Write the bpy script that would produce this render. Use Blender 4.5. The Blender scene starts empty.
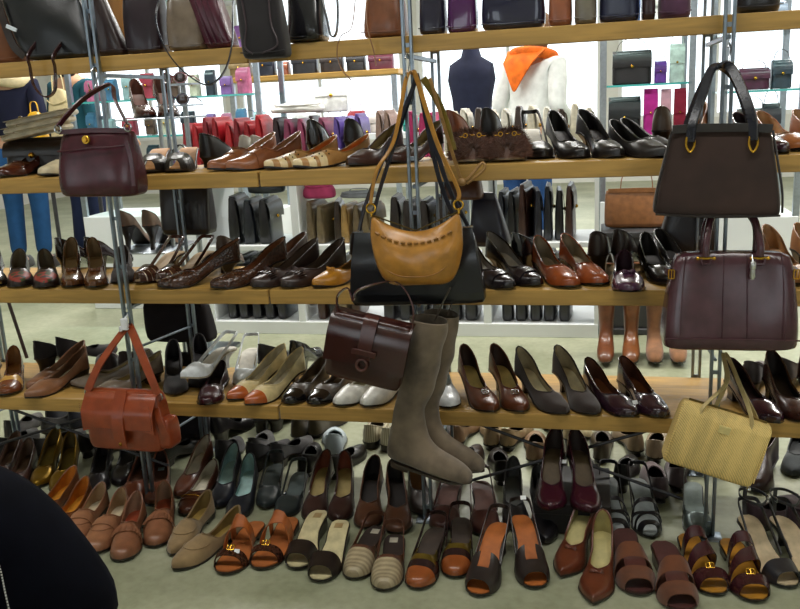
import bpy, math, random
import numpy as np
from mathutils import Vector, Matrix

SC = bpy.context.scene
COL = SC.collection
RND = random.Random(7)
PI = math.pi
sin, cos, rad = math.sin, math.cos, math.radians

# ------------------------------------------------------------------ camera
F_PX = 845.3
PITCH, ROLL, YAW = 0.2359, -0.0496, 0.2298
CAM = Vector((0.0, -2.1, 1.12))
_fwd = Vector((-sin(YAW)*cos(PITCH), cos(YAW)*cos(PITCH), -sin(PITCH)))
_r0 = Vector((cos(YAW), sin(YAW), 0)); _u0 = _r0.cross(_fwd)
_right = cos(ROLL)*_r0 + sin(ROLL)*_u0
_up = cos(ROLL)*_u0 - sin(ROLL)*_r0
cd = bpy.data.cameras.new('camera'); cam = bpy.data.objects.new('camera', cd); COL.objects.link(cam)
cd.sensor_width = 36; cd.lens = 36*F_PX/800; cd.clip_start = .02
cam.matrix_world = Matrix(((_right.x, _up.x, -_fwd.x, CAM.x), (_right.y, _up.y, -_fwd.y, CAM.y),
                           (_right.z, _up.z, -_fwd.z, CAM.z), (0, 0, 0, 1)))
SC.camera = cam

def px_of(p):
    d = Vector(p)-CAM; k = d.dot(_fwd)
    return 400+F_PX*d.dot(_right)/k, 304.5-F_PX*d.dot(_up)/k
def ray(px, py): return _fwd + _right*((px-400)/F_PX) - _up*((py-304.5)/F_PX)
def at(px, py, Y):
    d = ray(px, py); return CAM + d*((Y-CAM.y)/d.y)
def on(px, py, z):
    d = ray(px, py); return CAM + d*((z-CAM.z)/d.z)
def xat(px, Y, z):
    q = (px-400)/F_PX; v = _right - _fwd*q
    return CAM.x - ((Y-CAM.y)*v.y + (z-CAM.z)*v.z)/v.x

# ------------------------------------------------------------------ materials
def srgb(h):
    h = h.lstrip('#'); c = [int(h[i:i+2], 16)/255 for i in (0, 2, 4)]
    return tuple(x/12.92 if x <= .04045 else ((x+.055)/1.055)**2.4 for x in c)+(1,)
_mats = {}
def mat(kind, col, **k):
    key = (kind, col, tuple(sorted(k.items())))
    if key in _mats: return _mats[key]
    m = bpy.data.materials.new(kind+'_'+col.strip('#')); m.use_nodes = True
    nt = m.node_tree; N = nt.nodes; Lk = nt.links.new
    b = N['Principled BSDF']; c = srgb(col)
    b.inputs['Base Color'].default_value = c
    tc = N.new('ShaderNodeTexCoord')
    def noise(scale, detail=3, vec=None):
        n = N.new('ShaderNodeTexNoise'); n.inputs['Scale'].default_value = scale; n.inputs['Detail'].default_value = detail
        Lk(vec or tc.outputs['Object'], n.inputs['Vector']); return n
    def vary(fac, amt, c2=None):
        r = N.new('ShaderNodeValToRGB'); d = 1-amt
        r.color_ramp.elements[0].color = (c[0]*d, c[1]*d, c[2]*d, 1) if c2 is None else srgb(c2)
        r.color_ramp.elements[0].position = .35; r.color_ramp.elements[1].position = .65
        u = 1+amt*.7
        r.color_ramp.elements[1].color = (min(1, c[0]*u), min(1, c[1]*u), min(1, c[2]*u), 1)
        Lk(fac, r.inputs['Fac']); Lk(r.outputs['Color'], b.inputs['Base Color']); return r
    def bump(h, strength, dist=.002):
        u = N.new('ShaderNodeBump'); u.inputs['Strength'].default_value = strength; u.inputs['Distance'].default_value = dist
        Lk(h, u.inputs['Height']); Lk(u.outputs['Normal'], b.inputs['Normal'])
    ro = k.get('rough')
    if kind == 'leather':
        b.inputs['Roughness'].default_value = .36 if ro is None else ro
        vary(noise(34, 4).outputs['Fac'], k.get('var', .2))
        v = N.new('ShaderNodeTexVoronoi'); v.inputs['Scale'].default_value = k.get('grain', 420)
        Lk(tc.outputs['Object'], v.inputs['Vector'])
        bump(v.outputs['Distance'], k.get('bump', .18), .001)
        b.inputs['Coat Weight'].default_value = k.get('coat', .15); b.inputs['Coat Roughness'].default_value = .2
    elif kind == 'patent':
        b.inputs['Roughness'].default_value = .12 if ro is None else ro
        b.inputs['Coat Weight'].default_value = .6; b.inputs['Coat Roughness'].default_value = .06
        vary(noise(30).outputs['Fac'], .1)
    elif kind == 'croc':
        b.inputs['Roughness'].default_value = .22
        v = N.new('ShaderNodeTexVoronoi'); v.inputs['Scale'].default_value = k.get('grain', 130)
        Lk(tc.outputs['Object'], v.inputs['Vector']); vary(v.outputs['Distance'], .35); bump(v.outputs['Distance'], .5, .002)
    elif kind == 'suede':
        b.inputs['Roughness'].default_value = .92
        b.inputs['Sheen Weight'].default_value = .25; b.inputs['Sheen Roughness'].default_value = .5
        vary(noise(k.get('scale', 22), 6).outputs['Fac'], k.get('var', .25)); bump(noise(700, 2).outputs['Fac'], .25, .001)
    elif kind == 'cloth':
        b.inputs['Specular IOR Level'].default_value = k.get('spec', .3)
        b.inputs['Roughness'].default_value = .9 if ro is None else ro
        vary(noise(18, 4).outputs['Fac'], k.get('var', .15)); bump(noise(500, 2).outputs['Fac'], .3, .001)
    elif kind == 'metal':
        b.inputs['Metallic'].default_value = 1; b.inputs['Roughness'].default_value = .28 if ro is None else ro
        vary(noise(60).outputs['Fac'], .1)
    elif kind == 'foil':
        b.inputs['Metallic'].default_value = .75; b.inputs['Roughness'].default_value = .3
        vary(noise(40).outputs['Fac'], .15)
    elif kind == 'paint':
        b.inputs['Roughness'].default_value = .5 if ro is None else ro
        vary(noise(3, 4).outputs['Fac'], k.get('var', .05))
    elif kind == 'wood':
        b.inputs['Roughness'].default_value = .45
        mp = N.new('ShaderNodeMapping'); mp.inputs['Scale'].default_value = (1.2, 16, 16); Lk(tc.outputs['Object'], mp.inputs['Vector'])
        n = noise(3.2, 6, mp.outputs['Vector']); n.inputs['Distortion'].default_value = .7
        vary(n.outputs['Fac'], .22); bump(n.outputs['Fac'], .08, .002)
    elif kind == 'concrete':
        b.inputs['Roughness'].default_value = .42
        n = noise(2.2, 9); n.inputs['Roughness'].default_value = .65
        r = vary(n.outputs['Fac'], 0, k.get('c2'))
        n2 = noise(40, 5)
        mx = N.new('ShaderNodeMix'); mx.data_type = 'RGBA'; mx.blend_type = 'MULTIPLY'; mx.inputs['Factor'].default_value = .35
        Lk(r.outputs['Color'], mx.inputs['A'])
        r2 = N.new('ShaderNodeValToRGB'); r2.color_ramp.elements[0].color = (.55, .55, .5, 1); r2.color_ramp.elements[0].position = .3
        r2.color_ramp.elements[1].position = .6; Lk(n2.outputs['Fac'], r2.inputs['Fac'])
        Lk(r2.outputs['Color'], mx.inputs['B']); Lk(mx.outputs['Result'], b.inputs['Base Color'])
        bump(n2.outputs['Fac'], .12, .003)
    elif kind == 'straw':
        b.inputs['Roughness'].default_value = .6
        w = N.new('ShaderNodeTexWave'); w.bands_direction = 'DIAGONAL'; w.inputs['Scale'].default_value = 90; w.inputs['Distortion'].default_value = 2
        w.inputs['Detail'].default_value = 3; w.inputs['Detail Scale'].default_value = 3
        Lk(tc.outputs['Object'], w.inputs['Vector'])
        mp = N.new('ShaderNodeMapping'); mp.inputs['Scale'].default_value = (30, 30, 4); Lk(tc.outputs['Object'], mp.inputs['Vector'])
        n = noise(1, 4, mp.outputs['Vector'])
        mx = N.new('ShaderNodeMath'); mx.operation = 'MULTIPLY_ADD'; mx.inputs[1].default_value = .22
        Lk(w.outputs['Fac'], mx.inputs[0]); ms = N.new('ShaderNodeMath'); ms.operation = 'MULTIPLY'; ms.inputs[1].default_value = .8
        Lk(n.outputs['Fac'], ms.inputs[0]); Lk(ms.outputs[0], mx.inputs[2])
        vary(mx.outputs[0], .3); bump(w.outputs['Fac'], .5, .0015)
    elif kind == 'glass':
        b.inputs['Roughness'].default_value = .03; b.inputs['Transmission Weight'].default_value = 1; b.inputs['IOR'].default_value = 1.1
    elif kind == 'glow':
        b.inputs['Emission Color'].default_value = c; b.inputs['Emission Strength'].default_value = k.get('power', 4)
    elif kind == 'floral':
        b.inputs['Roughness'].default_value = .5
        v = N.new('ShaderNodeTexVoronoi'); v.inputs['Scale'].default_value = 60; Lk(tc.outputs['Object'], v.inputs['Vector'])
        r = N.new('ShaderNodeValToRGB'); r.color_ramp.interpolation = 'CONSTANT'
        r.color_ramp.elements[0].color = srgb('#8e2f22'); r.color_ramp.elements[1].position = .62; r.color_ramp.elements[1].color = srgb('#3c4426')
        e = r.color_ramp.elements.new(.8); e.color = srgb('#241612')
        sep = N.new('ShaderNodeSeparateColor'); Lk(v.outputs['Color'], sep.inputs[0]); Lk(sep.outputs[0], r.inputs['Fac'])
        Lk(r.outputs['Color'], b.inputs['Base Color'])
    elif kind == 'stripe':
        b.inputs['Roughness'].default_value = .5
        w = N.new('ShaderNodeTexWave'); w.bands_direction = 'X'; w.inputs['Scale'].default_value = 45; Lk(tc.outputs['Object'], w.inputs['Vector'])
        vary(w.outputs['Fac'], 0, k.get('c2'))
    _mats[key] = m
    return m
def lea(c, **k): return mat('leather', c, **k)
def sue(c, **k): return mat('suede', c, **k)
CHROME = mat('metal', '#c9cdd2', rough=.22); GOLD = mat('metal', '#d8a840', rough=.25)

# ------------------------------------------------------------------ mesh helpers
class MB:
    def __init__(s): s.v = []; s.f = []; s.m = []; s.mi = 0
    def add(s, vs, fs):
        b = len(s.v); s.v += [tuple(x) for x in vs]; s.f += [tuple(b+i for i in f) for f in fs]; s.m += [s.mi]*len(fs); return s
    def box(s, x0, x1, y0, y1, z0, z1, bev=0):
        if bev <= 0:
            vs = [(x, y, z) for x in (x0, x1) for y in (y0, y1) for z in (z0, z1)]
            return s.add(vs, [(0, 1, 3, 2), (4, 6, 7, 5), (0, 4, 5, 1), (2, 3, 7, 6), (0, 2, 6, 4), (1, 5, 7, 3)])
        rings = []
        for z, i in ((z0, bev), (z0+bev, 0), (z1-bev, 0), (z1, bev)):
            a = bev
            rings.append([(x0+i+a, y0+i, z), (x1-i-a, y0+i, z), (x1-i, y0+i+a, z), (x1-i, y1-i-a, z), (x1-i-a, y1-i, z), (x0+i+a, y1-i, z), (x0+i, y1-i-a, z), (x0+i, y0+i+a, z)])
        return s.loft(rings)
    def loft(s, rings, closed=True, cap=True, capend=True):
        n = len(rings[0]); vs = [p for r in rings for p in r]; fs = []
        for k in range(len(rings)-1):
            for i in range(n if closed else n-1):
                j = (i+1) % n; fs.append((k*n+i, k*n+j, (k+1)*n+j, (k+1)*n+i))
        if closed and cap: fs.append(tuple(range(n-1, -1, -1)))
        if closed and capend: fs.append(tuple((len(rings)-1)*n+i for i in range(n)))
        return s.add(vs, fs)
    def sweep(s, path, prof, hint=None, closed=False, scale=None):
        P = [Vector(p) for p in path]; n = len(P); rings = []; prev = None
        for i in range(n):
            if closed: t = P[(i+1) % n]-P[i-1]
            else: t = P[min(i+1, n-1)]-P[max(i-1, 0)]
            t = t.normalized() if t.length > 1e-9 else Vector((0, 0, 1))
            if hint is not None:
                h = Vector(hint(i/(n-1)) if callable(hint) else hint)
            elif prev is None: h = Vector((0, 0, 1)) if abs(t.z) < .9 else Vector((1, 0, 0))
            else: h = prev
            nn = h-t*h.dot(t); nn = nn.normalized() if nn.length > 1e-6 else t.orthogonal().normalized()
            prev = nn; b = t.cross(nn); k = scale[i] if scale else 1
            rings.append([P[i]+nn*(p[0]*k)+b*(p[1]*k) for p in prof])
        if closed: rings.append(rings[0]); return s.loft(rings, True, False, False)
        return s.loft(rings)
    def tube(s, path, r, n=8, closed=False, scale=None):
        return s.sweep(path, [(r*cos(2*PI*i/n), r*sin(2*PI*i/n)) for i in range(n)], None, closed, scale)
    def ribbon(s, path, w, th, hint=(0, 0, 1), closed=False):
        # w measured along hint, th across it
        return s.sweep(path, [(-w/2, -th/2), (w/2, -th/2), (w/2, th/2), (-w/2, th/2)], hint, closed)
    def ball(s, c, rx, ry=None, rz=None, nu=12, nv=8):
        ry = ry or rx; rz = rz or rx; c = Vector(c); rings = []
        for k in range(1, nv):
            a = PI*k/nv
            rings.append([(c.x+rx*sin(a)*cos(2*PI*i/nu), c.y+ry*sin(a)*sin(2*PI*i/nu), c.z-rz*cos(a)) for i in range(nu)])
        b = len(s.v); s.loft(rings, True, False, False)
        e = len(s.v); s.v += [(c.x, c.y, c.z-rz), (c.x, c.y, c.z+rz)]
        for i in range(nu):
            j = (i+1) % nu; s.f += [(e, b+j, b+i), (e+1, b+(nv-2)*nu+i, b+(nv-2)*nu+j)]; s.m += [s.mi]*2
        return s
    def ring(s, c, R, r, axis='y', n=18, m=8, sx=1, sz=1):
        pts = []
        for i in range(n):
            a = 2*PI*i/n; u, v = R*sx*cos(a), R*sz*sin(a)
            pts.append(Vector(c)+{'y': Vector((u, 0, v)), 'x': Vector((0, u, v)), 'z': Vector((u, v, 0))}[axis])
        return s.tube(pts, r, m, True)
    def disc(s, c, R, h, axis='y', n=20):
        c = Vector(c); rings = []
        for t, k in ((-h/2, .9), (-h/2+.15*h, 1), (h/2-.15*h, 1), (h/2, .9)):
            r = []
            for i in range(n):
                a = 2*PI*i/n; u, v = R*k*cos(a), R*k*sin(a)
                r.append(c+{'y': Vector((u, -t, v)), 'z': Vector((u, v, t)), 'x': Vector((t, u, v))}[axis])
            rings.append(r)
        return s.loft(rings)
    def xf(s, M, start=0):
        for i in range(start, len(s.v)): s.v[i] = tuple(M @ Vector(s.v[i]))
        return s
    def build(s, name, m, parent=None, loc=None, rot=None, smooth=True, angle=42, sub=0):
        me = bpy.data.meshes.new(name); me.from_pydata(s.v, [], s.f); me.validate(clean_customdata=False)
        for x in (m if isinstance(m, (list, tuple)) else [m]): me.materials.append(x)
        if isinstance(m, (list, tuple)) and len(m) > 1 and len(me.polygons) == len(s.m):
            me.polygons.foreach_set('material_index', s.m)
        if smooth:
            me.polygons.foreach_set('use_smooth', [True]*len(me.polygons))
            me.set_sharp_from_angle(angle=rad(angle))
        me.update()
        o = bpy.data.objects.new(name, me); COL.objects.link(o)
        if parent is not None: o.parent = parent
        if loc is not None: o.location = loc
        if rot is not None: o.rotation_euler = rot
        if sub:
            q = o.modifiers.new('smooth', 'SUBSURF'); q.levels = sub; q.render_levels = sub
        return o

def spline(pts, n=24, closed=False):
    P = [Vector(p) for p in pts]; out = []; L = len(P); seg = L if closed else L-1
    for k in range(n if closed else n+1):
        u = k/n*seg; i = min(int(u), seg-1); f = u-i
        g = (lambda q: P[q % L]) if closed else (lambda q: P[max(0, min(L-1, q))])
        a, b, c, d = g(i-1), g(i), g(i+1), g(i+2)
        out.append(.5*((2*b)+(c-a)*f+(2*a-5*b+4*c-d)*f*f+(3*b-a-3*c+d)*f**3))
    return out
def lerp(t, pts):
    return float(np.interp(t, [p[0] for p in pts], [p[1] for p in pts]))
def sm(u): u = max(0, min(1, u)); return u*u*(3-2*u)

def tag(o, label=None, cat=None, group=None, kind=None):
    if label: o['label'] = label
    if cat: o['category'] = cat
    if group: o['group'] = group
    if kind: o['kind'] = kind
    return o
def thing(name, label, cat, loc=(0, 0, 0), rz=0, group=None, rot=None):
    o = bpy.data.objects.new(name, None); COL.objects.link(o); o.empty_display_size = .05
    o.location = loc; o.rotation_euler = rot or (0, 0, rz)
    return tag(o, label, cat, group)
def copy_tree(o, loc=None, rz=None, label=None, parent=None):
    c = o.copy(); COL.objects.link(c); c.parent = parent
    if parent is not None: c.matrix_parent_inverse = o.matrix_parent_inverse.copy()
    for ch in list(o.children): copy_tree(ch, parent=c)
    if loc is not None: c.location = loc
    if rz is not None: c.rotation_euler = (0, 0, rz)
    if label: c['label'] = label
    return c
# ------------------------------------------------------------------ shoes
TOES = {'round': (2.3, 2.0), 'almond': (1.9, 1.55), 'point': (1.5, 1.12), 'square': (4.0, 2.4)}
class Last:
    """Shape of one shoe: heel back at y = L, toe tip at y = 0, standing on z = 0."""
    def __init__(s, L=.245, W=.077, h=.02, toe='almond', st=.005, tv=.66, hc=.056, vh=.040, th=.011, side=1, foot=False, plat=0, low=.024):
        s.L, s.W, s.h, s.st, s.tv, s.hc, s.vh, s.th, s.side, s.toe, s.plat, s.low = L, W*.96, h, st, tv, hc, vh, th, side, toe, plat, low
        s.foot = foot
    def w(s, t):
        W = s.W
        if t < .12: return .335*W*math.sqrt(max(0, 1-(1-t/.12)**2))
        if t < .70:
            return W*lerp(t, [(.12, .335), (.25, .34), (.38, .335), (.5, .38), (.6, .455), (.7, .497)])
        u = (t-.70)/.30; p, q = TOES[s.toe]
        return W*.5*max(0, 1-u**p)**(1/q)
    def cx(s, t): return s.side*s.W*lerp(t, [(0, 0), (.4, -.07), (.7, .02), (1, .03)])
    def zs(s, t):
        return s.h*sm((.70-t)/.54) + .007*sm((t-.78)/.22)*(1 if s.plat == 0 else .6) + s.plat
    def H(s, t):
        if s.foot: return lerp(t, [(0, .085), (.3, .08), (.5, .062), (.7, .045), (.85, .034), (1, .022)])
        tv = s.tv
        if t < tv:
            q = t/tv; lo = max(s.low, s.hc*.38); wh = s.hc+(lo-s.hc)*(1-(1-min(1, q/.62))**1.7); wh = wh+(s.vh-wh)*sm((q-.72)/.28)
            return wh/sin(s.am(t))
        return lerp((t-tv)/(1-tv), [(0, s.vh), (.2, s.vh*.90), (.45, s.vh*.74), (.7, s.vh*.57), (.9, s.vh*.42), (1, s.th)])
    def am(s, t):
        return rad(56) + rad(34)*min(1, t/s.tv)**8 - rad(19)*sm(t/s.tv/.35)*(1-sm((t/s.tv-.68)/.3)) if t < s.tv else PI/2
    def S(s, t, a, off=0):
        c = cos(a); w = s.w(t)+off
        return Vector((s.cx(t)+w*math.copysign(abs(c)**.72, c), s.L*(1-t) + (off*.7 if t < .05 else 0) - (off*.7 if t > .97 else 0),
                       s.zs(t)+s.st+(s.H(t)+off)*max(0, sin(a))**.9))

def vnormals(v, f):
    V = np.array(v); N = np.zeros_like(V)
    for q in f:
        n = np.cross(V[q[1]]-V[q[0]], V[q[2]]-V[q[0]]) + (np.cross(V[q[2]]-V[q[0]], V[q[3]]-V[q[0]]) if len(q) > 3 else 0)
        for i in q: N[i] += n
    return V, N/np.maximum(np.linalg.norm(N, axis=1), 1e-12)[:, None]
def weld(v, f, mi=None):
    key, mp, nv = {}, [], []
    for p in v:
        k = (round(p[0], 5), round(p[1], 5), round(p[2], 5))
        if k not in key: key[k] = len(nv); nv.append(tuple(p))
        mp.append(key[k])
    nf, nm = [], []
    for i, q in enumerate(f):
        r = []
        for x in q:
            y = mp[x]
            if y not in r: r.append(y)
        if len(r) >= 3: nf.append(tuple(r)); nm.append(mi[i] if mi else 0)
    return nv, nf, nm
def shell(mb, v, f, mi, th):
    V, N = vnormals(v, f); n = len(v)
    cnt = {}
    for q in f:
        for a, b in zip(q, q[1:]+q[:1]): cnt[(a, b)] = 1
    inner = V-N*th
    fs = list(f)+[tuple(n+i for i in reversed(q)) for q in f]
    ms = list(mi)+list(mi)
    for q, m in zip(f, mi):
        for a, b in zip(q, q[1:]+q[:1]):
            if (b, a) not in cnt: fs.append((b, a, n+a, n+b)); ms.append(m)
    b0 = len(mb.v); mb.v += [tuple(x) for x in V]+[tuple(x) for x in inner]
    mb.f += [tuple(b0+i for i in q) for q in fs]; mb.m += ms
    return inner
def ts(n, a=0., b=1.): return [a+(b-a)*(.55*(.5-.5*cos(PI*i/n))+.45*i/n) for i in range(n+1)]

def upper_grid(s, t0=0., t1=1., zone=None, n=26, m=7, off=0):
    T = ts(n, t0, t1); v, f, mi = [], [], []
    if t0 < s.tv < t1:                      # put one station exactly on the throat
        k = min(range(n+1), key=lambda i: abs(T[i]-s.tv)); T[k] = s.tv
    for sg in (1, -1):
        b = len(v)
        for t in T:
            am = s.am(t)
            for j in range(m+1):
                a = am*j/m; p = s.S(t, a if sg > 0 else PI-a, off); v.append(p)
        for i in range(n):
            for j in range(m):
                q = (b+i*(m+1)+j, b+i*(m+1)+j+1, b+(i+1)*(m+1)+j+1, b+(i+1)*(m+1)+j)
                f.append(q if sg > 0 else q[::-1]); mi.append(zone((T[i]+T[i+1])/2, j/m) if zone else 0)
    return weld(v, f, mi)
def patch(mb, s, tL, tR, a0=0, a1=PI, off=.001, th=.0022, n=18, k=5):
    """Band over the foot: tL=(front,back) at a=PI side, tR at a=0 side."""
    v, f = [], []
    for i in range(k+1):
        for j in range(n+1):
            a = a0+(a1-a0)*j/n; g = j/n
            tb = tR[1]*(1-g)+tL[1]*g; tf = tR[0]*(1-g)+tL[0]*g
            v.append(s.S(tb+(tf-tb)*i/k, a, off+th))
    for i in range(k):
        for j in range(n):
            q = (i*(n+1)+j, i*(n+1)+j+1, (i+1)*(n+1)+j+1, (i+1)*(n+1)+j); f.append(q)
    shell(mb, v, f, [mb.mi]*len(f), th)
def outline(s, t0=0., t1=1., n=22, k=1.0, dz=0, grow=0):
    T = ts(n, t0, t1); R = [Vector((s.cx(t)+s.w(t)*k+(grow if s.w(t) > 0.002 else 0), s.L*(1-t), s.zs(t)+dz)) for t in T]
    Lf = [Vector((s.cx(t)-s.w(t)*k-(grow if s.w(t) > 0.002 else 0), s.L*(1-t), s.zs(t)+dz)) for t in T]
    return T, R, Lf
def slab(mb, s, t0, t1, k, z0, z1, n=22, grow=0):
    T, R, Lf = outline(s, t0, t1, n, k, 0, grow); v = []
    for r, l in zip(R, Lf):
        v += [(r.x, r.y, r.z+z0), (r.x, r.y, r.z+z1), (l.x, l.y, l.z+z1), (l.x, l.y, l.z+z0)]
    rings = [v[i:i+4] for i in range(0, len(v), 4)]
    mb.loft(rings)
def heel(mb, s, kind):
    if kind == 'flat' and s.h < .03: sc, tq, sh = [1, .99, .97], .26, [0, 0, 0]
    elif kind == 'block': sc, tq, sh = [1, .86, .76, .72, .74], .26, [0, .05, .08, .08, .06]
    elif kind == 'stack': sc, tq, sh = [1, .95, .90, .88], .28, [0, .02, .03, .03]
    elif kind == 'slim': sc, tq, sh = [1, .70, .45, .34, .28, .29], .25, [0, .10, .16, .16, .13, .11]
    elif kind == 'stiletto': sc, tq, sh = [1, .60, .32, .20, .15, .15], .24, [0, .13, .19, .17, .13, .11]
    elif kind == 'wedge': sc, tq, sh = [1, .98, .97, .96], .66, [0, 0, 0, 0]
    else: sc, tq, sh = [1, .98], .26, [0, 0]
    T, R, Lf = outline(s, 0, tq, 9, .97)
    ol = R[::-1]+Lf[1:]; cy = s.L*(1-.09) if kind != 'wedge' else s.L*.7; rings = []
    for i, k in enumerate(sc):
        g = i/(len(sc)-1)
        rings.append([(s.cx(.1)+(p.x-s.cx(.1))*k, cy+(p.y-cy)*k-sh[i]*s.L*.35, max(.0005, (p.z+.0008)*(1-g))) for p in ol])
    mb.loft([r[::-1] for r in rings])

def bow(mb, c, w, d=.005):
    c = Vector(c)
    for sg in (-1, 1):
        for k in (0, 1):
            pts = spline([c, c+Vector((sg*w*.3, -.002, .004-.004*k)), c+Vector((sg*w*.5, 0, .003-.006*k)), c+Vector((sg*w*.32, .004, .001-.003*k)), c], 10)
            mb.ribbon(pts, d, .0016, (0, .6, 1))
    mb.ball(c, .004, .004, .0035, 8, 6)
def frame_buckle(mb, c, w, h, r=.0014, tilt=.5, rz=0.):
    c = Vector(c); M = Matrix.Translation(c) @ Matrix.Rotation(rz, 4, 'Z') @ Matrix.Rotation(tilt, 4, 'X')
    pts = [(-w, -h, 0), (w, -h, 0), (w, h, 0), (-w, h, 0)]
    P = []
    for i in range(4):
        a, b = Vector(pts[i]), Vector(pts[(i+1) % 4])
        P += [M @ a.lerp(b, x) for x in (.08, .35, .65, .92)]
    mb.tube(P, r, 6, True); mb.tube([M @ Vector((0, -h, 0)), M @ Vector((0, h, .002))], r*.8, 6)

BLK = '#17110f'
def make_shoe(root, side, kind='pump', up='#5a3322', lin='#b79a74', ins=None, sole='#1d1410', hl=None, mtl='leather', h=.03, heel_kind='block',
              toe='almond', L=.245, W=.077, tv=.69, hc=.056, vh=.038, th=.011, zones=None, zmats=None, trim=None, extras=(), rough=None, low=.017,
              straps=None, plat=0, sling=False, inslabel=None, st=.005, piping=None, tagat=None, heelmat=None):
    """Adds the parts of one shoe under root."""
    ins = ins or lin; hl = hl or sole
    def M(c, k=mtl):
        if isinstance(c, bpy.types.Material): return c
        return mat(k, c, rough=rough) if (rough is not None and k in ('leather', 'patent')) else mat(k, c)
    s = Last(L, W, h, toe, st+ .0, tv, hc, vh, th, side, kind in ('sandal', 'mule_open'), plat, low)
    # sole and heel
    mb = MB(); slab(mb, s, 0, 1, 1.02, -plat*.98 if plat else 0, st, grow=.0012)
    mb.v = [(x, y, max(z, .0004)) for x, y, z in mb.v]
    mb.build('sole', M(sole, 'leather'), root)
    if h > .004:
        mb = MB(); heel(mb, s, heel_kind); mb.build('heel', heelmat or M(hl, 'leather'), root)
    # insole
    mb = MB(); slab(mb, s, .012, (.985 if kind in ('sandal',) else min(.97, tv+.2)), .93, st, st+.003)
    o = mb.build('insole', ins if isinstance(ins, bpy.types.Material) else mat('leather', ins, rough=.62, coat=0.), root)
    if inslabel:
        q = MB(); z = s.zs(.12)+st+.0034; y = L*.86
        q.box(-W*.13, W*.13, y-.012, y+.012, z, z+.0006); q.build('insole_stamp', M(inslabel, 'leather'), o)
    um = None
    if kind in ('pump', 'mule', 'sling'):
        t0 = 0. if kind == 'pump' else max(.30, tv-.22)
        if kind != 'pump': s.low = .004 if kind == 'mule' else .012
        if kind != 'pump':
            # half shoe: the topline drops from the throat to the sole behind it
            _am = s.am
            def H2(t, s=s):
                if t < s.tv:
                    g = max(0, (t-t0)/(s.tv-t0)); return (s.low+(s.vh-s.low)*g**1.5)/sin(s.am(t))
                return Last.H(s, t)
            def am2(t, s=s):
                g = max(0, (t-t0)/(s.tv-t0)); return rad(30)+rad(60)*g**2.2 if t < s.tv else PI/2
            s.H, s.am = H2, am2
        t1 = 1. if 'peep' not in extras else .93
        v, f, mi = upper_grid(s, t0, t1, zones)
        mb = MB(); inner = shell(mb, v, f, mi, .0022)
        um = mb.build('upper', [M(up)]+[M(*z) if isinstance(z, tuple) else M(z) for z in (zmats or [])], root)
        # lining: inner skin of the open part
        li = MB(); V, N = vnormals(v, f); b = V-N*.0028
        li.v = [tuple(x) for x in b]; li.f = [tuple(reversed(q)) for q in f]; li.m = [0]*len(f)
        li.build('lining', mat('leather', lin, rough=.62, coat=0.), root)
        if piping or kind == 'pump':
            P = [s.S(t, s.am(t), .0004) for t in ts(22, t0 if t0 > 0 else 0, tv)]
            Q = [s.S(t, PI-s.am(t), .0004) for t in ts(22, t0, tv)][::-1]
            e = MB(); loop = P+Q[1:]
            if t0 == 0: loop = loop[:-1]
            e.tube(loop, .0016, 6, t0 == 0); e.build('topline', M(piping or up), um)
    if straps:
        for k, sp in enumerate(straps):
            q = MB(); patch(q, s, sp[0], sp[1], sp[2] if len(sp) > 2 and sp[2] is not None else 0, sp[3] if len(sp) > 3 and sp[3] is not None else PI)
            q.build('strap', M(sp[4], sp[5] if len(sp) > 5 else mtl) if len(sp) > 4 else M(up), root)
    if sling or kind == 'sling':
        z0 = s.zs(.4)+st+.012; zb = s.zs(0)+st+hc*.78
        pts = []
        for sg in (1, -1):
            ww = s.W*.34
            c = [(sg*(s.w(.55)+.001)+s.cx(.55), L*.45, s.zs(.55)+st+.010), (sg*(ww+.003), L*.72, s.zs(.28)+st+.020), (sg*ww*.95, L*.92, zb), (sg*ww*.5, L*.995, zb+.001)]
            pts.append(c)
        path = spline(pts[0]+[(0, L*1.005, zb+.001)]+pts[1][::-1], 30)
        q = MB(); q.ribbon(path, .0105, .0022); q.build('heel_strap', M(trim or up), root)
    cen = lambda t, o=0.: s.S(t, PI/2, o)
    pr = um or root
    if 'bow' in extras:
        q = MB(); bow(q, cen(tv+.035, .003), .030); q.build('bow', M(trim or up), pr)
    if 'bigbow' in extras:
        q = MB(); bow(q, cen(tv+.05, .003), .044, .011); q.build('bow', M(trim or up), pr)
    if 'bit' in extras or 'saddle' in extras:
        q = MB(); patch(q, s, (tv+.13, tv+.035), (tv+.13, tv+.035), .12, PI-.12, .0015, .002)
        q.build('saddle_strap', M(trim or up), pr)
    if 'bit' in extras:
        q = MB(); q.tube([s.S(tv+.08, a, .006) for a in (rad(52), rad(75), rad(105), rad(128))], .0018, 6); q.build('metal_bit', GOLD, pr)
    if 'apron' in extras:
        q = MB()
        P = []
        for i in range(25):
            g = i/24; a = rad(38)+rad(104)*g
            P.append(s.S(tv+.02+(.20)*sin(PI*g)**.6, a, .0012))
        q.tube(P, .0016, 6); q.build('apron_seam', M(trim or up), pr)
    if 'fringe' in extras:
        q = MB()
        for i in range(9):
            a = rad(40)+rad(100)*i/8
            q.ribbon([s.S(tv+.05, a, .003), s.S(tv+.10, a, .005), s.S(tv+.14, a, .006)], .006, .0012, (1, 0, 0))
        q.build('fringe', M(trim or up), pr)
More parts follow.
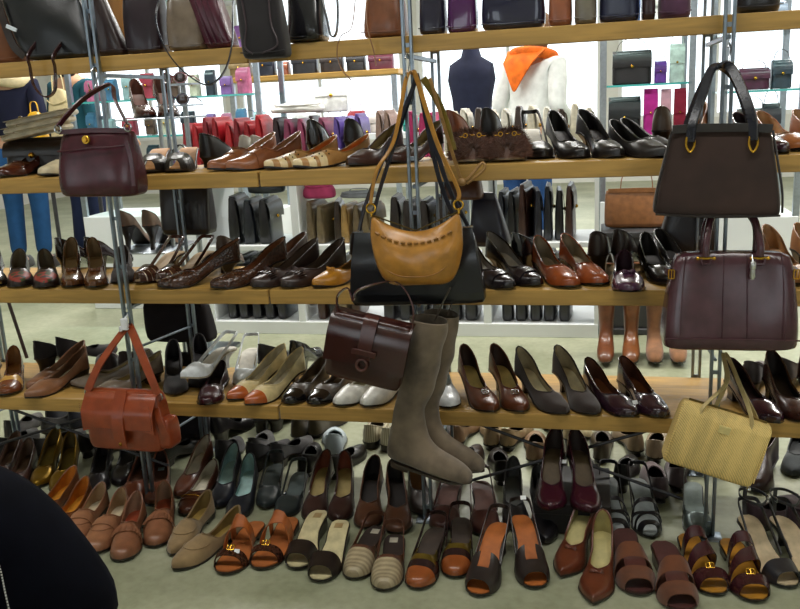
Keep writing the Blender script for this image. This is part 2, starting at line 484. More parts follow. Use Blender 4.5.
    if 'fur' in extras:
        q = MB(); r = random.Random(side+5)
        for i in range(6500):
            t = tv-.06+r.random()**.7*(1.0-tv+.06); a = rad(8)+r.random()*rad(164)
            p = s.S(max(t, tv-.05), a, .002) if t > tv-.05 else s.S(tv-.05, a, .002)
            d = Vector((cos(a)*.9+r.uniform(-.6, .6), r.uniform(-.9, .5)-.3, sin(a)*.9+r.uniform(-.5, .4))).normalized()
            ln = r.uniform(.012, .026); e = Vector((r.uniform(-1, 1), r.uniform(-1, 1), r.uniform(-1, 1))).normalized()*.0016
            q.add([p-e, p+e, p+d*ln*.6+Vector((0, 0, -.001)), p+d*ln+Vector((0, 0, -.003))], [(0, 1, 2), (0, 2, 3)])
        tag(q.build('fur', M(up, 'suede'), pr, smooth=False), kind='stuff')
        q = MB()
        for i in range(5):
            a = rad(70+10*i); q.ring(s.S(.93, a, .030)+Vector((0, -.006, 0)), .0052, .0013, 'y' if i % 2 else 'z', 12, 6)
        q.build('gold_chain', GOLD, pr)
    if 'buckle' in extras:
        q = MB(); frame_buckle(q, cen(tv+.08, .004), .009, .007, .0016, .45); q.build('buckle', GOLD if 'gold' in extras else CHROME, pr)
    if 'studs' in extras:
        q = MB()
        for t in (tv+.05, tv+.14, tv+.23):
            for d in (50, 75, 105, 130): q.ball(s.S(t, rad(d), .001), .0022, nu=8, nv=5)
        q.build('studs', M('#3a2a1c', 'metal'), pr)
    if 'tbar' in extras:
        q = MB(); q.ribbon([cen(tv+.06, .002), cen(tv-.05, .004)+Vector((0, 0, .006)), cen(tv-.16)+Vector((0, 0, .004))], .007, .002, (1, 0, 0)); q.build('t_bar', M(trim or up), root)
    if 'ankle' in extras:
        z = s.zs(.1)+st+.075; q = MB()
        q.ribbon(spline([(.03, L*.78, z), (.0, L*.66, z-.004), (-.03, L*.78, z), (-.022, L*.95, z), (0, L*1.0, z), (.022, L*.95, z)], 28, True), .007, .002, (0, 0, 1), True)
        q.build('ankle_strap', M(trim or up), root)
        q = MB(); q.ribbon([(0, L*1.0, z), (0, L*1.01, z-.04), (0, L*.99, s.zs(0)+st)], .010, .002, (1, 0, 0)); q.build('heel_tab', M(trim or up), root)
        q = MB(); frame_buckle(q, (side*.030, L*.78, z), .006, .005, .001, PI/2, PI/2); q.build('buckle', CHROME, root)
    if tagat is not None:
        q = MB(); p = s.S(tagat[0], tagat[1], .003)
        q.box(-.007, .007, -.005, .005, -.0006, .0006); 
        q.xf(Matrix.Translation(p+Vector((0, -.002, .002))) @ Matrix.Rotation(.9, 4, 'X'))
        q.build('price_sticker', mat('paint', '#f2f4f6' if len(tagat) < 3 else tagat[2]), root)
    return s

SHELF_Z = {'floor': 0.0, 4: .306, 3: .640, 2: .958, 1: 1.273}
WORDS = {'floor': 'shoes on the floor', 4: 'shoes on the lowest shelf', 3: 'shoes on the middle shelf', 2: 'shoes on the upper shelf'}
ALLSHOES = []
def pose(level, toe, heelx, L, top):
    z = SHELF_Z[level]
    if level == 'floor': p = on(toe[0], toe[1], 0.)
    else: p = Vector((xat(toe[0], toe[1], z), toe[1], z))
    best = min(range(-80, 81), key=lambda d: abs(px_of((p.x-L*sin(rad(d)), p.y+L*cos(rad(d)), z+top))[0]-heelx))
    return p, rad(best)
def pair(level, name, desc, spec, spots, cat='shoe', order=('left', 'right'), away=False, lift=0, tilt=0, single=False):
    """spots: (toe px, toe depth or toe py, heel px) for each shoe; away: (heel px, depth, heading in degrees)."""
    L = spec.get('L', .245); h = spec.get('h', .03); out = []
    if away and len(spots) == 2:
        mean = (spots[0][2]+spots[1][2])/2; gap = abs(spots[1][0]-spots[0][0]); e = 3 if gap > 26 else 9
        spots = [(spots[0][0]-max(0, 23-gap)/2, spots[0][1], mean+e), (spots[1][0]+max(0, 23-gap)/2, spots[1][1], mean-e)]
    for i, sp in enumerate(spots):
        side = 1 if i == 0 else -1
        sc = dict(spec)
        if 'tags' in sc:
            tg = sc.pop('tags')
            if tg[i] is not None: sc['tagat'] = tg[i]
        if away:
            z = SHELF_Z[level]; hp = Vector((xat(sp[0], sp[1], z), sp[1], z)); a = rad(sp[2])
            d = Vector((sin(a), -cos(a), 0)); p = hp+d*L; phi = a
        else:
            p, phi = pose(level, sp[:2], sp[2], L, h+spec.get('hc', .056))
        lab = desc if single or len(spots) == 1 else f'{order[i]} one of the pair of {desc}'
        o = thing(name, lab, cat, p+Vector((0, 0, lift+.0006)), 0, WORDS[level])
        o.rotation_euler = (tilt, 0, phi)
        DIMS[o.name] = (L, spec.get('W', .077)*.96); make_shoe(o, side, **sc)
        out.append(o); ALLSHOES.append(o)
    return out

def relax(level, n=600):
    """Nudge neighbouring shoes on one surface apart in plan, mostly in depth."""
    S = [o for o in ALLSHOES if o['group'] == WORDS[level] and o.rotation_euler.x == 0]
    FK = [(.93, .33), (.8, .35), (.65, .37), (.5, .41), (.4, .46), (.3, .51), (.2, .48), (.1, .38), (.03, .22)]
    C, R = [], []
    for o in S:
        a = o.rotation_euler.z; L, W = DIMS[o.name]
        C.append([(o.location.x-sin(a)*L*f, o.location.y+cos(a)*L*f) for f, k in FK]); R.append([W*k for f, k in FK])
    C = np.array(C); R = np.array(R); off = np.zeros((len(S), 2)); N = len(S)
    mid = C.mean(1); I, J = np.triu_indices(N, 1); near = np.linalg.norm(mid[I]-mid[J], axis=1) < .42; I, J = I[near], J[near]
    rr = R[I][:, :, None]+R[J][:, None, :]+.004
    lx, lo, hi = (.042, -.014, .13) if level != 'floor' else (.036, -.03, .08)
    for it in range(n):
        P = C+off[:, None, :]; v = P[I][:, :, None, :]-P[J][:, None, :, :]; d = np.linalg.norm(v, axis=3)
        ov = np.maximum(0, rr-d); u = (v/np.maximum(d, 1e-6)[..., None])*ov[..., None]; u = u.sum((1, 2))*.06; u[:, 1] *= 1.5
        mv = np.zeros((N, 2)); np.add.at(mv, I, u); np.add.at(mv, J, -u)
        off += np.clip(mv, -.006, .006); off[:, 0] = np.clip(off[:, 0], -lx, lx); off[:, 1] = np.clip(off[:, 1], lo, hi)
    for o, q in zip(S, off): o.location.x += q[0]; o.location.y += q[1]-{4: .022, 3: .010, 2: .004}.get(level, 0)
DIMS = {}
# ------------------------------------------------------------------ shoes on the racks
D = dict
# ---- upper shelf (2), toe depth measured from the board's front edge
pair(2, 'pump', 'glossy chestnut pump pointing left at the far left, upper shelf', D(up='#4a2115', lin='#5b3a26', h=.035, toe='almond', mtl='patent', rough=.2, L=.25), [(-4, .05, 56)])
pair(2, 'pump', 'cream leather flat beside the glossy chestnut pump, upper shelf', D(up='#cfc3a2', lin='#d9cda8', h=.012, toe='round', heel_kind='flat'), [(42, .03, 92)])
pair(2, 'slide_sandal', 'black strappy slides with tan insoles on the upper shelf',
     D(kind='sandal', up='#26211e', ins='#b57f3f', sole='#2b1c12', h=.05, toe='round', heel_kind='block', W=.079,
       straps=[((.985, .93), (.985, .93)), ((.925, .87), (.925, .87)), ((.865, .81), (.865, .81)), ((.805, .75), (.805, .75)), ((.745, .70), (.745, .70))], extras=()), [(166, .05, 177), (193, .05, 205)], 'sandal')
pair(2, 'loafer', 'shiny tan tongued loafers pointing left on the upper shelf', D(up='#8a5434', lin='#b98a62', ins='#c8b08a', h=.03, toe='almond', heel_kind='stack', extras=('saddle', 'bow'), vh=.046, tv=.55, rough=.25), [(204, .04, 270), (226, .02, 298)])
pair(2, 'cap_toe_flat', 'studded beige banded flats lined in bright orange', D(up='#a87a42', lin='#c9702a', ins='#cf7a2c', h=.015, toe='almond', heel_kind='flat', extras=('studs',), tv=.56,
     zones=lambda t, g: 1 if (.66 < t < .74 or .80 < t < .88 or t > .93) else 0, zmats=[('#d8c496',)]), [(266, .03, 338), (299, .015, 374)])
pair(2, 'pump', 'dark brown pumps with pale insoles beside the tan strap', D(up='#3d231c', lin='#7b6a3e', ins='#8f7e4c', h=.04, toe='almond', heel_kind='slim'), [(347, .05, 398), (384, .10, 436)])
pair(2, 'fur_slipper', 'fluffy brown fur slippers with gold chains', D(kind='mule', up='#6e4b3c', lin='#4a3026', ins='#4b3428', sole='#8d7a63', h=.03, toe='round', heel_kind='wedge', W=.093, tv=.55, vh=.066, th=.03, extras=('fur',)), [(476, .04, 470), (517, .05, 516)], 'slipper')
pair(2, 'pump', 'shiny black pumps with rounded toes on the upper shelf', D(up='#14100f', lin='#15100e', ins='#241c18', h=.055, toe='almond', rough=.32, L=.24, W=.076, heel_kind='slim', tags=[(.86, 1.9), None]), [(568, .03, 537), (604, .03, 565)])
pair(2, 'pump', 'charcoal textured flats pointing right on the upper shelf', D(up='#1f1b1a', lin='#1f1b19', ins='#2b2622', h=.02, toe='almond', mtl='leather', rough=.38, heel_kind='flat', L=.25, hc=.062), [(647, .02, 596), (673, .09, 622)])
pair(2, 'loafer', 'caramel leather loafers right of the dark brown handbag', D(up='#9a5d33', lin='#c8a177', ins='#c9a880', h=.03, toe='almond', heel_kind='stack', rough=.25), [(806, .05, 756), (842, .05, 790)])
pair(2, 'pump', 'dark plum pump tucked right beside the dark brown handbag', D(up='#3a2029', lin='#2a171c', h=.03, mtl='patent', rough=.2), [(792, .02, 742)])
# heel backs and shoes turned away at the back of the upper shelf
pair(2, 'pump', 'black pump turned away behind the orange lined flats', D(up='#191416', lin='#2a2220', h=.055, heel_kind='block', mtl='patent', rough=.2, hc=.062), [(313, .21, 180)], away=True)
pair(2, 'pump', 'black satin pump turned away behind the dark brown pumps', D(up='#1c191c', lin='#2a2220', h=.055, heel_kind='block', hc=.06), [(352, .23, 186)], away=True)
pair(2, 'pump', 'rust brown pump turned away above the left fur slipper', D(up='#8a4a26', lin='#5f3a22', h=.065, heel_kind='slim', hc=.06), [(461, .20, 165)], away=True)
pair(2, 'pump', 'black pump turned away behind the right fur slipper', D(up='#1d1715', lin='#15100e', h=.06, heel_kind='block', hc=.066), [(491, .21, 175)], away=True)
pair(2, 'slingback', 'black slingback with a pale lining behind the fur slippers', D(kind='sling', up='#17130f', lin='#b9b4a8', ins='#cfcabb', h=.06, heel_kind='slim', hc=.062), [(528, .10, 514)])
pair(2, 'pump', 'taupe pump turned away behind the charcoal flats', D(up='#5a4a3c', lin='#40342b', h=.05, heel_kind='block', hc=.06), [(651, .22, 175)], away=True)
pair(2, 'ballet_flat', 'white canvas flats turned away behind the tan loafers', D(up='#d9d8d0', lin='#b5b2a8', h=.02, heel_kind='flat', toe='round', hc=.06, mtl='cloth'), [(229, .21, 176), (246, .21, 180)], away=True)
pair(2, 'ankle_boot', 'upright black ankle boot behind the black strappy slides', D(kind='pump', up='#1b1715', lin='#120e0d', h=.03, heel_kind='block', hc=.062, vh=.045, low=.04, L=.19), [(212, .20, 172)], away=True)
pair(2, 'pump', 'tan leather pump behind the dark brown handbag handles', D(up='#8a5427', lin='#a6733a', h=.05, hc=.065, heel_kind='block'), [(672, .16, 694)])
pair(2, 'pump', 'dark chocolate shoe under the cream clutches at left', D(up='#2a1713', lin='#1d100d', h=.04, mtl='leather', rough=.3), [(8, .16, 50)])

# ---- middle shelf (3)
pair(3, 'peep_toe', 'dark flat with a gold insole cut by the left picture edge', D(up='#2a1a13', lin='#a8823a', ins='#b08b3f', h=.03, toe='round', extras=('peep',), rough=.2), [(3, .03, 4)])
pair(3, 'ballet_flat', 'dark flats with red floral toes', D(up='#22140f', lin='#6f6047', ins='#8a795c', h=.02, toe='round', heel_kind='flat', W=.079, tv=.66, vh=.042, zones=lambda t, g: 1 if t > .74 and g > .4 else 0, zmats=[mat('floral', '#8e2f22')], hc=.058), [(22, .02, 21), (52, .02, 47)])
pair(3, 'pump', 'glossy brown pumps with front bows', D(up='#5a3417', lin='#8f7450', ins='#a68b60', h=.05, toe='almond', W=.070, extras=('bow',), mtl='patent', rough=.2, heel_kind='slim', tv=.64, hc=.062), [(76, .02, 75), (102, .015, 97)])
pair(3, 'pump', 'glossy black pump turned away behind the floral flats', D(up='#1b1210', lin='#2a1b15', h=.05, mtl='patent', rough=.15, hc=.06), [(60, .22, 176)], away=True)
pair(3, 'pump', 'dark maroon pump turned away between the bow pumps', D(up='#26131a', lin='#2a1b15', h=.05, mtl='patent', rough=.15, hc=.06), [(91, .23, 180)], away=True)
pair(3, 'pump', 'dark brown suede flat behind the left shelf upright', D(up='#2a1d18', lin='#3b2a21', h=.02, mtl='suede'), [(124, .05, 124)])
pair(3, 'sandal', 'brown woven strap sandals with pale insoles, middle shelf', D(kind='sandal', up='#42251b', ins='#b39a78', sole='#2a1a12', h=.05, toe='almond', heel_kind='slim', mtl='patent', rough=.2,
     straps=[((.985, .935), (.985, .935)), ((.92, .87), (.92, .87)), ((.855, .80), (.855, .80)), ((.785, .73), (.785, .73))], sling=True, hc=.06), [(138, .05, 181), (161, .02, 214)], 'sandal')
pair(3, 'pump', 'brown crocodile pumps pointing left', D(up='#42281a', lin='#7d4c2a', ins='#a06a3a', mtl='croc', h=.05, toe='almond', heel_kind='slim', hc=.06), [(172, .03, 252), (207, .015, 280)])
pair(3, 'pump', 'taupe heel turned away behind the crocodile pumps', D(up='#5b4a3e', lin='#5b4a3e', h=.05, hc=.06, heel_kind='block'), [(224, .22, 195)], away=True)
pair(3, 'flat', 'dark brown ruffled flats behind the mustard bow pump', D(up='#2c1b15', lin='#5d4b3d', ins='#7d6d5a', h=.035, toe='round', extras=('bigbow', 'fringe'), hc=.064, heel_kind='stack'), [(247, .03, 312), (286, .02, 346)])
pair(3, 'flat', 'smooth dark brown pump with a blue sticker', D(up='#2b1a14', lin='#6d4a30', ins='#8a6038', h=.035, toe='almond', hc=.06, tagat=(.75, 1.9, '#2f9fc4')), [(233, .10, 290)])
pair(3, 'pump', 'mustard yellow bow pump beside the hanging black bag', D(up='#a8721f', lin='#7d6034', ins='#8f7443', h=.02, toe='almond', extras=('bow',), rough=.3, heel_kind='flat'), [(313, .02, 376)])
pair(3, 'pump', 'dark brown pump turned away behind the mustard pump', D(up='#251612', lin='#251612', h=.055, hc=.06, heel_kind='block'), [(356, .22, 190)], away=True)
pair(3, 'pump', 'black leather pumps with light grey linings, middle shelf', D(up='#201a1c', lin='#8f8880', ins='#bdb6ab', h=.05, toe='almond', extras=('saddle',), rough=.22, hc=.06, heel_kind='slim'), [(520, .02, 468), (545, .04, 492)])
pair(3, 'pump', 'black patent pump turned away right of the black bag', D(up='#16171b', lin='#16171b', h=.05, hc=.06, mtl='patent', rough=.18), [(512, .20, 150)], away=True)
pair(3, 'loafer', 'orange brown round toe pumps with taupe linings', D(up='#8d4520', lin='#94836a', ins='#b0a186', h=.035, toe='round', rough=.2, hc=.062, heel_kind='stack', tv=.66, vh=.042), [(576, .02, 539), (604, .03, 563)])
pair(3, 'pump', 'dark olive brown pumps turned away at mid shelf', D(up='#2e2019', lin='#1e1410', h=.05, hc=.062, heel_kind='block', rough=.28, W=.085), [(596, .19, 165), (622, .20, 170)], away=True)
pair(3, 'flat', 'glossy plum bow flat overhanging the shelf edge', D(kind='pump', up='#4a2b42', lin='#3a1c28', ins='#45202b', h=.01, toe='round', extras=('bow',), mtl='patent', rough=.25, heel_kind='flat', hc=.05, W=.081), [(622, -.03, 617)])
pair(3, 'pump', 'black pumps beside the plum bow flat', D(up='#16120f', lin='#1f1916', h=.035, hc=.06, rough=.2), [(668, .05, 640), (692, .12, 652)])
pair(3, 'pump', 'light tan pumps at the middle shelf, right end', D(up='#a87444', lin='#c49a6c', ins='#cfae84', h=.05, toe='almond', hc=.062), [(812, .04, 768), (836, .05, 792)])

# ---- lowest shelf (4)
pair(4, 'peep_toe', 'cognac flats with mustard toe bands', D(up='#6d3a1c', lin='#9a6a3a', ins='#a4703c', h=.03, toe='round', W=.076, tv=.65, rough=.25, hc=.062, zones=lambda t, g: 1 if .62 < t < .76 else 0, zmats=[('#c99a4a',)]), [(-2, .03, 7), (22, .03, 26)])
pair(4, 'pump', 'black suede pumps turned away behind tan loafers', D(up='#1a1416', lin='#1a1416', h=.05, hc=.06, mtl='suede', heel_kind='block'), [(47, .23, 172), (67, .24, 176)], away=True)
pair(4, 'loafer', 'tan pumps with worn silvery insoles on the lowest shelf', D(up='#83593c', lin='#6b4a33', ins='#b9ad93', h=.03, toe='almond', W=.076, rough=.3, hc=.06, heel_kind='stack'), [(20, .03, 78), (40, .01, 97)])
pair(4, 'loafer', 'dark suede loafers turned away behind the orange strap', D(up='#2c1b1a', lin='#2c1b1a', h=.02, hc=.06, mtl='suede', heel_kind='flat', W=.085), [(104, .20, 200), (124, .22, 205)], away=True)
pair(4, 'pump', 'taupe pumps with yellow insoles behind the left upright', D(up='#75685a', lin='#9c8a5c', ins='#b0953f', h=.03, toe='point', rough=.25, hc=.058), [(74, .06, 158), (103, .03, 174)])
pair(4, 'pump', 'black suede pumps left of the white slingback', D(up='#171316', lin='#171316', h=.045, hc=.062, mtl='suede', toe='almond'), [(181, .07, 179), (202, .07, 199)])
pair(4, 'pump', 'dark maroon flat below the tilted white slingback', D(up='#33161d', lin='#2a1418', h=.012, hc=.05, toe='round', heel_kind='flat', rough=.2, L=.23), [(205, .0, 222)])
WHITE_SL = D(kind='sling', up='#dfe6ea', lin='#cfd3d2', ins='#d9d5c9', sole='#a89f8b', hl='#e8ecef', h=.055, toe='point', heel_kind='slim', rough=.25, hc=.06)
pair(4, 'slingback', 'white slingback heel lying tilted on the maroon flat', WHITE_SL, [(182, .035, 232)], lift=.055, tilt=-.12)
pair(4, 'slingback', 'white slingback heel standing beside the orange capped pumps', D(WHITE_SL, L=.22), [(226, .13, 240)])
pair(4, 'pump', 'cream pumps with shiny orange toe caps', D(up='#d2c08e', lin='#c9bf9f', ins='#d8d0bb', h=.045, toe='almond', rough=.25, hc=.06, heel_kind='slim', zones=lambda t, g: 1 if t > .80 else 0, zmats=[('#a8531f', 'patent')]), [(225, .03, 282), (249, .012, 304)])
pair(4, 'pump', 'black pump turned away behind the cream pumps', D(up='#181416', lin='#181416', h=.05, hc=.06), [(262, .23, 176)], away=True)
pair(4, 'pump', 'black patent pump turned away between the cream pumps', D(up='#141216', lin='#141216', h=.05, hc=.062, mtl='patent', rough=.2), [(291, .25, 180)], away=True)
pair(4, 'ballet_flat', 'olive brown flats with black patent toe caps', D(up='#3a2c1c', lin='#4f3d27', ins='#5c4a30', h=.012, toe='round', heel_kind='flat', hc=.055, zones=lambda t, g: 1 if t > .80 else 0, zmats=[('#111013', 'patent')]), [(290, .03, 328), (313, .02, 349)])
pair(4, 'ballet_flat', 'white leather flats below the maroon satchel', D(up='#d3d2c9', lin='#b0aa90', ins='#bdb696', h=.012, toe='round', heel_kind='flat', hc=.048, rough=.3), [(331, .03, 375), (366, .02, 404)])
pair(4, 'pump', 'white pump right of the hanging taupe boots', D(up='#d9dde0', lin='#cfd6d8', ins='#dfe6e6', h=.06, toe='round', rough=.25, hc=.062, heel_kind='slim'), [(451, .03, 438)])
pair(4, 'pump', 'chestnut pumps with dark buckles on the toes', D(up='#5e3019', lin='#3a261c', ins='#d2bb72', h=.055, toe='almond', rough=.3, hc=.066, heel_kind='slim', extras=('buckle',), tv=.66), [(494, .012, 465), (525, .02, 494)])
pair(4, 'pump', 'dark taupe suede pumps with cream linings', D(up='#2e221d', lin='#a39676', ins='#ddd3ac', h=.055, toe='almond', mtl='suede', hc=.066, heel_kind='slim'), [(566, .015, 519), (598, .02, 557)])
pair(4, 'loafer', 'glossy aubergine loafers with russet insoles', D(up='#2f1a26', lin='#5a3320', ins='#7a4626', h=.03, toe='round', mtl='patent', rough=.18, hc=.06, heel_kind='stack', tags=[(.88, 1.1), None]), [(632, .01, 587), (664, .02, 622)])
pair(4, 'pump', 'dark brown pumps right of the straw bag', D(up='#3a1d15', lin='#1d1210', ins='#241714', h=.045, toe='almond', rough=.25, hc=.07, W=.081), [(806, .02, 768), (838, .03, 798)])
pair(4, 'pump', 'plum patent pump behind the straw bag handles', D(up='#351826', lin='#241018', h=.04, mtl='patent', rough=.15), [(786, .01, 736)])
pair(4, 'pump', 'grey suede flats turned away at the right end', D(up='#57504e', lin='#57504e', h=.03, hc=.06, mtl='suede'), [(748, .21, 150), (772, .22, 155)], away=True)

# ---- front row on the floor (toe px, toe py, heel px)
pair('floor', 'loafer', 'tan moccasin loafers with white linings, nearest the dark jacket', D(up='#936446', lin='#a98a66', ins='#cbbb9c', h=.015, toe='square', heel_kind='flat', W=.081, extras=('saddle', 'apron'), vh=.052, tv=.55, hc=.058), [(79, 545, 113), (104, 551, 133)])
pair('floor', 'loafer', 'fringed tan loafers with red insoles', D(up='#84563c', lin='#8a6a52', ins='#8a3a1c', h=.02, toe='round', heel_kind='flat', W=.081, extras=('saddle', 'fringe'), vh=.052, tv=.56, hc=.06), [(128, 559, 144), (159, 552, 166)])
pair('floor', 'loafer', 'taupe suede moccasins with gold insoles', D(up='#8b7350', lin='#7d6738', ins='#947a3c', h=.012, toe='almond', heel_kind='flat', W=.077, mtl='suede', extras=('apron',), vh=.048, tv=.57, hc=.055), [(174, 557, 212), (183, 567, 247)])
pair('floor', 'slide_sandal', 'bright orange leather sandals with studded straps', D(kind='sandal', up='#9c5424', ins='#a85f2a', sole='#2a180e', h=.015, toe='round', heel_kind='flat', W=.087, sling=False,
     straps=[((.90, .80), (.86, .76), None, None, '#3a2016', 'croc'), ((.60, .52), (.44, .36)), ((.40, .30), (.56, .46))], extras=('buckle', 'gold'), tags=[(.8, 1.2), None]), [(235, 573, 268), (268, 566, 296)], 'sandal')
pair('floor', 'mule', 'black banded mules with cream insoles', D(kind='sandal', up='#1f1715', ins='#c9bd92', sole='#17110f', h=.035, toe='round', heel_kind='wedge', W=.081, inslabel='#a58a5c', mtl='leather', rough=.3,
     straps=[((.92, .72), (.92, .72))]), [(296, 568, 321), (322, 578, 342)], 'sandal')
pair('floor', 'peep_flat', 'brown slingbacks with pleated cream toe caps', D(kind='sling', up='#54301f', lin='#2b1d18', ins='#2b1f1a', h=.012, toe='round', heel_kind='flat', W=.081, tv=.65, vh=.048, hc=.05, inslabel='#b8b2a0',
     zones=lambda t, g: (2 if int(t*40) % 2 else 1) if t > .69 else 0, zmats=[('#a89a7c',), ('#8f8064',)]), [(351, 577, 378), (381, 586, 391)])
pair('floor', 'slingback', 'dark slingbacks with bronze toes and gold vamp bands', D(kind='sling', up='#2b1a19', lin='#2b211d', ins='#3f332b', h=.03, toe='round', heel_kind='stack', W=.081, tv=.65, vh=.046, hc=.055, rough=.25,
     zones=lambda t, g: 2 if t > .80 else (1 if t < .72 and g > .3 else 0), zmats=[('#8a7430', 'foil'), ('#8f4c24', 'patent')]), [(408, 588, 432), (451, 577, 456)])
pair('floor', 'slingback', 'charcoal peep toe slingbacks with orange insoles', D(kind='sandal', up='#29211f', ins='#b5652a', sole='#1d1715', h=.06, toe='round', heel_kind='block', W=.081, hc=.06, sling=True, rough=.4,
     straps=[((.93, .76), (.93, .76)), ((.76, .60), (.76, .60), .1, 1.35), ((.76, .60), (.76, .60), 1.8, PI-.1)], tags=[None, (.25, 1.6)]), [(470, 591, 497), (527, 590, 509)], 'sandal')
pair('floor', 'pump', 'russet pointed pumps with small bows and cream linings', D(up='#61301d', lin='#a0945e', ins='#c2b67c', h=.05, toe='point', extras=('bow',), W=.083, heel_kind='slim', hc=.06, tv=.65, rough=.28), [(553, 590, 585), (596, 600, 604)])
pair('floor', 'slide_sandal', 'brown suede two strap sandals with wine insoles', D(kind='sandal', up='#5f3318', ins='#4a2420', sole='#2a1610', h=.035, toe='round', heel_kind='wedge', W=.091, mtl='suede',
     straps=[((.93, .76), (.93, .76)), ((.66, .52), (.66, .52)), ((.76, .66), (.76, .66), 1.15, 2.0, '#4a2420', 'leather')], sling=False), [(642, 599, 626), (682, 607, 658)], 'sandal')
pair('floor', 'slide_sandal', 'wine cross strap sandals with mustard insoles', D(kind='sandal', up='#3a1a1f', ins='#b27a1d', sole='#1d1210', h=.02, toe='round', heel_kind='flat', W=.087, rough=.22, extras=('buckle', 'gold'),
     straps=[((.92, .78), (.92, .78)), ((.78, .66), (.52, .38)), ((.46, .36), (.46, .36))]), [(720, 597, 692), (762, 598, 733)], 'sandal')
pair('floor', 'sandal', 'charcoal heeled sandals with cream insoles at the right', D(kind='sandal', up='#2a2a2e', ins='#cdb895', sole='#1a1a1c', h=.055, toe='round', heel_kind='slim', W=.081, hc=.06, mtl='leather', rough=.35,
     straps=[((.94, .76), (.94, .76))], sling=True, extras=('ankle',)), [(795, 587, 750), (828, 586, 772)], 'sandal')

# ---- second row on the floor
pair('floor', 'loafer', 'russet loafers with bright mustard insoles', D(up='#7d4824', lin='#b8701c', ins='#c8841f', h=.015, toe='round', heel_kind='flat', W=.079, hc=.06), [(40, 524, 83), (56, 540, 96)])
pair('floor', 'pump', 'metallic gold pumps behind the mustard lined loafers', D(up='#8a6a1e', lin='#5a4a1c', ins='#7a6424', h=.045, toe='almond', mtl='foil', heel_kind='slim', hc=.06), [(40, 492, 61), (61, 493, 74)])
pair('floor', 'pump', 'brown pumps with taupe linings at the left edge', D(up='#3f2115', lin='#6f5644', ins='#5f4634', h=.03, toe='almond', hc=.06), [(0, 488, 24), (18, 494, 40)])
pair('floor', 'pump', 'chestnut pumps with pale blue labels behind the tan loafers', D(up='#6a3620', lin='#3a2018', ins='#51301f', h=.02, toe='round', inslabel='#a8c4cf', hc=.055), [(112, 514, 134), (143, 512, 148)])
pair('floor', 'pump', 'brown pump with a white lining beside the left upright', D(up='#5c3220', lin='#b3a893', ins='#d0c8b4', h=.04, toe='almond', hc=.06, heel_kind='slim'), [(169, 502, 201)])
pair('floor', 'loafer', 'brown loafer with a gold bit and white insole', D(up='#4d2716', lin='#b9b3a0', ins='#d6d0bc', h=.015, toe='round', extras=('bit',), heel_kind='flat', hc=.05), [(188, 517, 218)])
pair('floor', 'pump', 'navy pumps with pale aqua linings', D(up='#20232c', lin='#8fb0ad', ins='#a9c9c6', h=.04, toe='almond', hc=.06, heel_kind='slim'), [(214, 517, 232), (233, 521, 249)])
pair('floor', 'slingback', 'grey green slingbacks behind the orange sandals', D(kind='sling', up='#2b3233', lin='#3b4444', ins='#465251', h=.03, toe='almond', hc=.055), [(264, 515, 276), (288, 519, 305)])
pair('floor', 'pump', 'dark brown pumps with long gold insoles', D(up='#3a231f', lin='#7a3d26', ins='#a8945c', h=.05, toe='almond', hc=.058, heel_kind='slim', W=.076), [(309, 530, 328), (341, 530, 346)])
pair('floor', 'pump', 'mid brown pumps with black linings', D(up='#5b3826', lin='#1c1614', ins='#231c19', h=.045, toe='round', hc=.062, W=.083, heel_kind='slim'), [(355, 540, 367), (397, 540, 390)])
pair('floor', 'pump', 'orange lined black pump left of the middle upright', D(up='#241a15', lin='#8a551c', ins='#6a421a', h=.05, hc=.062, W=.076), [(423, 522, 416)])
pair('floor', 'slingback', 'rosy brown slingbacks below the hanging taupe boots', D(kind='sling', up='#4a2a24', lin='#5f3f38', ins='#6a4a42', h=.04, toe='round', hc=.06, W=.085), [(446, 541, 462), (489, 543, 480)])
pair('floor', 'pump', 'black pumps with grey linings left of the burgundy pumps', D(up='#1b191c', lin='#4f4f4d', ins='#5a5b57', h=.045, toe='almond', hc=.062), [(507, 540, 505), (535, 546, 526)])
_bz = at(570, 515, -.12).z
for _i, (_a, _b) in enumerate(((548, 556), (592, 574))):
    _p = Vector((xat(_a, -.12, _bz), -.12, _bz)); _L = .235
    _best = min(range(-60, 61), key=lambda d: abs(px_of((_p.x-_L*sin(rad(d)), _p.y+_L*cos(rad(d)), _bz+.15))[0]-_b))
    _o = thing('pump', ('left', 'right')[_i]+' one of the pair of tall burgundy pumps standing above the russet pumps', 'shoe', _p+Vector((0, 0, .0006)), rad(_best), WORDS['floor'])
    make_shoe(_o, 1-2*_i, up='#3a1020', lin='#2a1c18', ins='#5a4a34', h=.07, toe='almond', mtl='patent', rough=.25, hc=.064, W=.083, heel_kind='slim', L=_L, tagat=((.3, .1) if _i == 0 else None))
_x = (xat(545, -.14, 0)+xat(598, -.14, 0))/2
_t = thing('shoe_box', 'low black shoe box under the tall burgundy pumps', 'box', (_x, .055, 0))
_m = MB(); _m.box(-.095, .095, -.115, .115, .0004, _bz-.030, .002); _m.build('box_body', mat('paint', '#1b1716'), _t)
_m = MB(); _m.box(-.098, .098, -.118, .118, _bz-.032, _bz, .002); _m.build('lid', mat('paint', '#1f1a19'), _t)
pair('floor', 'sandal', 'black thin strap sandals with silver insoles', D(kind='sandal', up='#17151a', ins='#8f9796', sole='#141214', h=.05, toe='almond', hc=.062, sling=True, heel_kind='slim',
     straps=[((.95, .88), (.95, .88)), ((.86, .83), (.70, .67)), ((.70, .67), (.86, .83)), ((.62, .58), (.62, .58))]), [(617, 535, 607), (650, 538, 635)], 'sandal')
pair('floor', 'slingback', 'pale silver slingback right of the black strap sandals', D(kind='sling', up='#5f6a68', lin='#7f8c8a', ins='#a3b2b0', h=.04, toe='almond', hc=.06, trim='#8f9796', mtl='foil'), [(684, 538, 680)])
